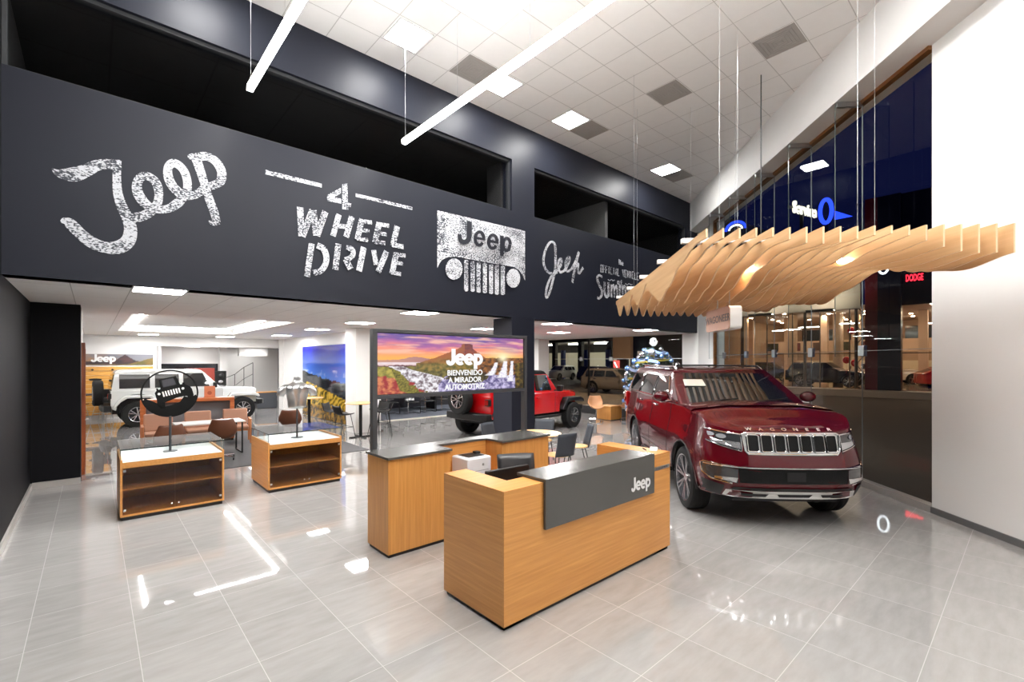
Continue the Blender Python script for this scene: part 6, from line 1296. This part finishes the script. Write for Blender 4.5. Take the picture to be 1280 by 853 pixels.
for k in range(64):
    z = .55+(TH_-.75)*(k/63)**.9; a = k*2.4+.3; R = cone_r(z)*1.12; blue = k % 3 != 2; rad = .07 if k % 4 else .10
    key = (blue, rad)
    if key not in proto: proto[key] = MB().sphere((0, 0, 0), rad, 16, 10).cyl((0, 0, rad*.95), (0, 0, rad*1.2), rad*.18, n=8).mesh('bauble', m_bb if blue else m_sb, 60)
    o = bpy.data.objects.new('bauble', proto[key]); COL.objects.link(o); o.location = (13.8+R*cos(a), 8.4+R*sin(a), z)
    zone = ['lowest', 'low', 'middle', 'upper', 'top'][min(4, int(k/12.9))]
    tag(o, '%s %s bauble on the %s part of the christmas tree' % ('large' if rad > .08 else 'small', 'sky blue' if blue else 'silver', zone), 'ornament', '%s %s baubles of the %s part of the tree' % ('large' if rad > .08 else 'small', 'sky blue' if blue else 'silver', zone))
# ------------------------------------------------------------------ neighbouring glass showroom across the yard
FX = 37.4
m_beige = mat('beige showroom wall', (.42, .29, .19), .7)
m_bcol = mat('beige column', (.60, .43, .30), .6)
m_fascia = mat('beige fascia', (.42, .37, .31), .6)
m_mull = mat('bronze mullion', (.10, .07, .05), .4)
bld = thing('neighbour_showroom', 'lit glass car showroom with beige walls across the dark yard', 'building', (FX, 0, 0))
ZF = .30; ZC = 5.7
YA, YB = -6.0, 17.3
MB().box(-1.6, 16, YA, YB, -.12, ZF).build('plinth_slab', mat('pale concrete', (.42, .36, .30), .6), bld, smooth=0)
MB().box(0, 16, YA, YB, ZF, ZF+.01).build('showroom_floor', mat('polished beige floor', (.34, .26, .19), .08), bld, smooth=0)
MB().box(0, 16, YA, YB, ZC, ZC+.1).build('showroom_ceiling', mat('showroom ceiling', (.50, .36, .26), .7), bld, smooth=0)
b = MB(); b.box(15.8, 16, YA, YB, ZF, ZC); b.box(0, 16, YA-.2, YA, ZF, ZC); b.box(0, 16, YB, YB+.2, ZF, ZC); b.build('showroom_wall', m_beige, bld, smooth=0)
b = MB(); b.box(9.8, 10.0, 2, YB, 2.9, 3.9); b.build('gallery_front', m_bcol, bld, smooth=0)
b = MB(); b.box(-.1, .25, 7.6, 17.3, ZC-.12, 10.5); b.build('fascia', m_fascia, bld, smooth=0)
b = MB(); b.box(-.1, .25, -6, 6.4, ZC-.12, 12.5); b.build('dark_fascia', mat('dark navy fascia', (.006, .008, .02), .4), bld, smooth=0)
for y in (9.6, 12.6, 16.2): MB().cyl((3.2, y, ZF), (3.2, y, ZC), .32, n=24).build('column', m_bcol, bld)
for y in (8.9, 11.0, 13.6, 16.6, 2.0, 5.0): MB().box(6.0, 6.5, y, y+.5, ZF, ZC).build('column', m_bcol, bld, smooth=0)
for y in [8.2+1.7*k for k in range(6)]+[-1.0, 1.2, 3.4]: MB().box(-.04, .04, y-.03, y+.03, ZF, ZC).build('mullion', m_mull, bld, smooth=0)
MB().box(-.03, .03, YA, YB, 2.6, 2.66).build('transom', m_mull, bld, smooth=0)
for y in (7.9, 10.9, 15.2): MB().cyl((.3, y, ZF), (.3, y, ZC), .10, n=12).build('steel_post', m_mull, bld)
tr = MB()
for k in range(4):
    z0 = ZF+.3+k*1.3; tr.cyl((.3, 7.9, z0), (.3, 7.0, z0+1.3), .03, n=6); tr.cyl((.3, 7.0, z0), (.3, 7.9, z0+1.3), .03, n=6)
tr.cyl((.3, 7.0, ZF), (.3, 7.0, ZC), .05, n=8); tr.build('truss', m_mull, bld)
MB().box(-.008, .0, YA, YB, ZF, ZC).build('showroom_glass', m_glass, bld, smooth=0)
for k, y in enumerate((9.0, 10.4, 12.0, 14.0, 15.8)):
    MB().box(9.72, 9.78, y, y+1.0, 3.05, 3.75).build('wall_picture', mat('dark framed picture %d' % (k % 3), ((.12, .02, .02), (.05, .05, .03), (.10, .06, .04))[k % 3], .4), bld, smooth=0)
for y in (5, 9, 13): MB().box(15.7, 15.78, y, y+2.6, 3.6, 5.2).build('upper_window', mat('dim office glass', (.02, .03, .035), .1), bld, smooth=0)
m_dot = emit('showroom downlight', (1, .70, .46), 135.)
rn = random.Random(5); dl = MB()
for ix in range(6):
    for iy in range(7):
        x, y = 1.2+ix*2.4+rn.uniform(-.4, .4), 1.5+iy*2.3+rn.uniform(-.5, .5); h = .07
        MB().lathe([(0, 0), (.11, 0), (.11, -.02), (0, -.02)], 12, Matrix.Translation((x, y, ZC-.005))).build('downlight', m_dot, bld)
m_tube = emit('cool tube lamp', (1, .95, .85), 14.)
for x, y in ((3, 9.0), (5, 12), (8, 15), (4, 3.2), (7, 4.4), (9, 1.5), (10.5, 8)): MB().box(x-.08, x+.08, y-.7, y+.7, ZC-.9, ZC-.85).build('tube_lamp', m_tube, bld, smooth=0)
MB().box(15.6, 15.7, 1, 17, .6, 2.2).build('pale_back_panel', mat('pale back wall', (.7, .6, .42), .6), bld, smooth=0)  # paler panel along the back wall
m_area = None
# totem with sign between the two wings
t = thing('sign_totem', 'tall dark red and navy totem with a ring emblem outside the neighbour showroom', 'sign', (FX+.1, 6.35, 0))
MB().box(-.5, .1, .30, .95, .3, 12.5).build('red_face', mat('dark red panel', (.11, .006, .010), .3), t, smooth=0); MB().box(-.5, .1, -.85, .30, .3, 12.5).build('navy_face', mat('dark navy panel', (.004, .005, .016), .3), t, smooth=0)
MB().box(-.9, .4, -1.1, 1.3, -.12, .3).build('plinth', MATS['pale concrete'], t, smooth=0)
m_wlit = emit('white lit emblem', (.9, .95, 1), 2.2)
MB().tube([(-.53, .0+.26*cos(a*pi/12), 8.1+.48*sin(a*pi/12)) for a in range(24)], .06, 8, closed=True).build('ring_emblem', m_wlit, t)
t = thing('lit_sign', 'small red lit word on the dark wing across the yard', 'sign', (FX-.12, 4.9, 7.2))
text_mesh('sign_lettering', 'DODGE', .58, emit('red lit letters', (1, .02, .04), 3.), t, basis((0, 0, 0), (0, -1, 0), (0, 0, 1)), .03, .01, sx=.40)
for q in (-.3, .3): MB().box(.02, .12, q-.03, q+.03, -.3, .3).build('sign_bracket', m_blk, t, smooth=0)
# roof signs high above
t = thing('lit_sign', 'white lit word Service high above the neighbour showroom', 'sign', (FX+.6, 11.0, 12.95))
text_mesh('sign_lettering', 'Service', 1.15, emit('white lit letters', (1, .92, .75), 1.6), t, basis((0, 0, 0), (.97, -.24, 0), (0, 0, 1)), .05, .03, sx=.85)
MB().bar((-1.75, .55, 0), (1.75, -.31, 0), .06, .2).build('sign_backing', m_blk, t, smooth=0); MB().box(-.1, .1, .1, .3, -2.5, 0).build('sign_post', m_blk, t, smooth=0)
t = thing('ring_sign', 'blue lit oval ring sign beside the white word Service', 'sign', (FX, 9.55, 12.4))
m_bl = emit('blue neon', (.02, .06, 1), 2.0)
MB().tube([(0, .34*cos(a*pi/14), .80*sin(a*pi/14)) for a in range(28)], .13, 8, closed=True).build('oval_ring', m_bl, t); MB().prism([(-.5, -.7), (-1.5, -.7), (-.5, -.1)], -.05, .05, lambda u, v, h: (h, u, v)).build('blue_wedge', m_bl, t, smooth=0)
MB().box(.1, .3, -.1, .1, -1.9, -.8).build('sign_post', m_blk, t, smooth=0)
t = thing('ring_sign', 'small blue and white lit arc sign left of the white word Service', 'sign', (FX, 15.6, 12.4))
MB().tube([(0, .75*cos(a*pi/10), .6*sin(a*pi/10)) for a in range(11)], .10, 8).build('arc_ring', m_bl, t); MB().tube([(0, .5*cos(a*pi/10), .35*sin(a*pi/10)) for a in range(11)], .07, 8).build('inner_arc', m_wlit, t)
bb = thing('upper_building', 'dark brown upper building with a sloping roof behind the hanging cables', 'building', (FX+.6, 0, 10.5))
MB().prism([(12.0, 0), (26, 0), (26, 6.6), (20.5, 5.6), (12.0, 0.6)], 0, 8, lambda u, v, h: (h, u, v)).build('upper_wall', mat('dark brown wall', (.030, .020, .012), .8), bld if 0 else bb, smooth=0)
for y in (18.2, 20.2, 22.4): MB().box(-.12, -.02, y, y+.35, 0.2, 6.0).build('pilaster', mat('paler brown pilaster', (.12, .07, .04), .8), bb, smooth=0)  # pilasters in a paler brown than the wall
MB().box(-.03, .0, 2.5, 8.0, -.3, 2.1).build('grey_parapet', mat('grey parapet', (.11, .12, .14), .6), bb, smooth=0)
# cars in and before it
DK = dict(W=.98, XF=.95, XR=-4.15, WB=3.0, r=.39, sill=.34, fbot=.34, rbot=.40, hood=(1.12, 1.08, 1.0, .92), belt=1.14, roof=1.68, XC=-.45, XT=-1.25, XRT=-3.70, XRB=-4.0, nf=2.8, Lf=.8,
          win=[(-1.05, -1.95, .38), (-2.03, -2.9, .0), (-3.0, -3.65, .0)], doors=(-.85, -2.0, -2.95), handles=(-1.8, -2.8), style='five', dome=False)
suv('black_suv', 'black SUV inside the lit neighbour showroom, behind the glass', (FX+2.6, 8.6, ZF+.01), radians(-92), mat('black car paint', (.006, .006, .006), .15, coat=1.), dict(DK), False)
suv('brown_suv', 'bronze brown SUV parked in the yard beyond the back glass', (27.4, 17.9, -.12), radians(-86), mat('bronze brown paint', (.15, .125, .10), .25, .4, coat=1.), dict(DK), True)
SED = dict(DK); SED.update(belt=.98, roof=1.38, hood=(.98, .94, .86, .78), XT=-1.5, XRT=-2.9, XRB=-3.7, XC=-.35, W=.9, r=.33, sill=.25, fbot=.24, rbot=.28, WB=2.7, XR=-3.7, win=[(-1.0, -1.85, .42), (-1.93, -2.7, .0)], doors=(-.75, -1.9, -2.8), handles=(-1.7, -2.6))
suv('grey_car', 'grey low car half hidden behind the tall white wall, in the yard', (34.0, 2.2, -.12), radians(100), mat('grey car paint', (.10, .105, .11), .2, .5, coat=1.), dict(SED), False)
suv('dark_suv', 'dark car at the back of the neighbour showroom, seen between its columns', (FX+9, 14.8, ZF+.01), radians(-90), mat('dark green grey paint', (.03, .03, .028), .2, coat=1.), dict(DK), False)
suv('pale_suv', 'pale car at the back of the neighbour showroom beside red balloons', (FX+11, 6.6, ZF+.01), radians(-70), mat('pale car paint', (.5, .45, .4), .2, coat=1.), dict(DK), False)
suv('red_car', 'red car in the farther wing of the neighbour showroom, beyond the totem', (FX+7, 2.2, ZF+.01), radians(-60), mat('red car paint', (.35, .02, .02), .2, coat=1.), dict(SED), False)
for k, (x, y, z) in enumerate(((1.0, 8.6, 2.2), (1.3, 8.2, 2.0), (1.1, 8.35, 4.2))):
    o = MB().sphere((0, 0, 0), .22, 16, 10, sc=(1, 1, 1.15)).cyl((0, 0, -.9), (0, 0, -.24), .006, n=6).build('balloon', mat('red balloon', (.5, .01, .01), .2), None, loc=(FX+x, y, z))
    tag(o, ('red balloon of the pair near the black SUV, nearer the totem' if k == 1 else 'red balloon of the pair near the black SUV, on the left' if k == 0 else 'red balloon high above the pair by the totem'), 'balloon', 'red balloons')
# workshop building beyond the back glass
wk = thing('workshop_building', 'dark workshop building with pale lit bays beyond the yard glass', 'building', (46, 0, 0))
m_wdk = mat('dark workshop wall', (.014, .012, .011), .8)
b = MB(); b.box(0, .4, 23.5, 60, 4.6, 12); b.box(-8.2, .4, 17.6, 23.5, 0, 12); b.box(0, .4, 23.5, 31.0, 0, 4.6); b.box(8, 8.4, 31, 60, 0, 5); b.box(0, 8, 59.5, 60, 0, 5); b.build('workshop_wall', m_wdk, wk, smooth=0)
MB().box(0, 8, 31, 60, 4.6, 4.8).build('bay_ceiling', mat('pale bay ceiling', (.4, .38, .34), .8), wk, smooth=0)
MB().box(7.6, 7.9, 31, 59, 0, 3.4).build('bay_back', mat('pale bay wall', (.55, .52, .42), .7), wk, smooth=0)
for y in (34, 38.5, 43, 48, 53): MB().box(.0, .5, y-.3, y+.3, 0, 4.6).build('bay_pier', m_wdk, wk, smooth=0)
m_baylamp = emit('bay tube lamp', (1, .95, .8), 60.)
for y in (33, 36.5, 41, 46, 51): MB().box(3, 3.2, y, y+2, 4.4, 4.5).build('tube_lamp', m_baylamp, wk, smooth=0)
m_lift = mat('blue lift column', (.02, .05, .22), .4)
for k, y in enumerate((33.2, 36.4, 40.2, 44.4)):
    t = thing('car_lift', '%s blue car lift column in the lit workshop, from the right' % nth[k], 'lift', (44.8, y, -.1), 0, 'blue lifts of the workshop')
    MB().box(-.2, .2, -.25, .25, 0, 3.6).build('lift_column', m_lift, t, .01); MB().box(-.15, .15, -1.4, 1.4, .3, .42).build('lift_arm', m_dark, t, .01)
t = thing('beige_pylon', 'beige upright panel with a small red lit sign beyond the yard glass', 'sign', (35.5, 25.8, 0)); MB().box(0, .4, -1.9, 0, 2.35, 9).build('pylon_panel', mat('beige pylon panel', (.62, .42, .25), .6), t, smooth=0); MB().box(.05, .35, -1.5, -.4, -.12, 2.35).build('pylon_leg', m_wdk, t, smooth=0)
MB().box(-.06, 0, -.75, -.1, 1.35, 2.2).build('red_panel', emit('red lit panel', (1, .12, .10), 1.1), t, smooth=0)
MB().prism([(-.62, 1.5), (-.50, 1.5), (-.32, 2.05), (-.20, 2.05), (-.20, 1.95), (-.30, 1.95)], -.08, -.061, lambda u, v, h: (h, u, v)).build('white_mark', m_wlit, t, smooth=0)
for k, (y, w_, lb) in enumerate(((22.6, 2.0, 'pale lit picture board behind the bronze brown SUV, left one'), (17.2, 2.0, 'pale lit picture board beyond the decorated tree, right one'))):
    t = thing('picture_board', lb, 'poster', (37.6 if y < 23 and y < 20 else 37.6, y, 2.1), 0, 'lit picture boards across the yard')
    MB().box(0, .08, 0, w_, 0, 1.0).build('board_frame', m_dark, t, smooth=0)
    picture('board_picture', w_-.1, .9, 30, 14, lambda u, v: mixc(mixc((.30, .22, .16), (.10, .12, .22), fbm(u*8, v*4, 4, 3.+k)+.5), (.7, .55, .4), max(0, fbm(u*14, v*9, 3, 7.)*1.6)), lambda x, z, w_=w_: (-.004, w_-.05-x, .05+z), vcol_mat('lit board picture', 1.0), t)
suv('dark_pickup', 'dark car in front of the workshop bays, behind the red car bonnet', (37.5, 27.3, -.12), radians(-96), mat('dark grey paint', (.02, .02, .022), .2, coat=1.), dict(DK), False)
suv('white_van', 'white car front in the lit workshop at the left of the yard glass', (40.5, 38.0, -.12), radians(190), mat('plain white paint', (.6, .6, .56), .3), dict(DK), False)
# added yard lamps, out of view, light the asphalt and the parked SUV
t = thing('added_yard_lamp', 'added tall yard lamp post beyond the frame over the parking yard', 'lamp', (24.5, 12.0, -.12))
MB().cyl((0, 0, 0), (0, 0, 7.0), .07, n=12).build('lamp_post', m_dark, t); MB().box(-.5, .1, -.2, .2, 7.0, 7.12).build('lamp_head', m_dark, t, .01); MB().box(-.45, .05, -.16, .16, 6.985, 6.998).build('lamp_lens', emit('added sodium lamp', (1, .72, .45), 560.), t, smooth=0)

t = thing('added_yard_lamp', 'second added tall yard lamp post beyond the frame, near the bronze brown SUV', 'lamp', (23.6, 19.0, -.12))  # second added lamp, brightens the ground around the SUV
MB().cyl((0, 0, 0), (0, 0, 7.0), .07, n=12).build('lamp_post', m_dark, t); MB().box(-.1, 1.1, -.25, .25, 7.0, 7.12).build('lamp_head', m_dark, t, .01); MB().box(-.05, 1.05, -.2, .2, 6.985, 6.998).build('lamp_lens', MATS['added sodium lamp'], t, smooth=0)
for k, y in enumerate((9.5, 13.2, 17.0, 20.6)):  # lamps added to brighten the beige fascia
    t = thing('added_facade_lamp', '%s added shielded wash lamp under the beige fascia of the neighbour showroom, from the totem' % nth[k], 'lamp', (FX-1.5, y, ZC-.25), 0, 'added wash lamps under the beige fascia')
    MB().box(-.15, .15, -.8, .8, -.06, 0).box(-.15, -.13, -.8, .8, 0, .10).build('lamp_shield', m_dark, t, smooth=0); MB().box(-.12, .14, -.78, .78, .002, .02).build('lamp_lens', emit('added facade wash lamp', (1, .86, .68), 95.), t, smooth=0)
    MB().box(.15, 1.45, -.03, .03, -.05, -.01).build('lamp_arm', m_dark, t, smooth=0)
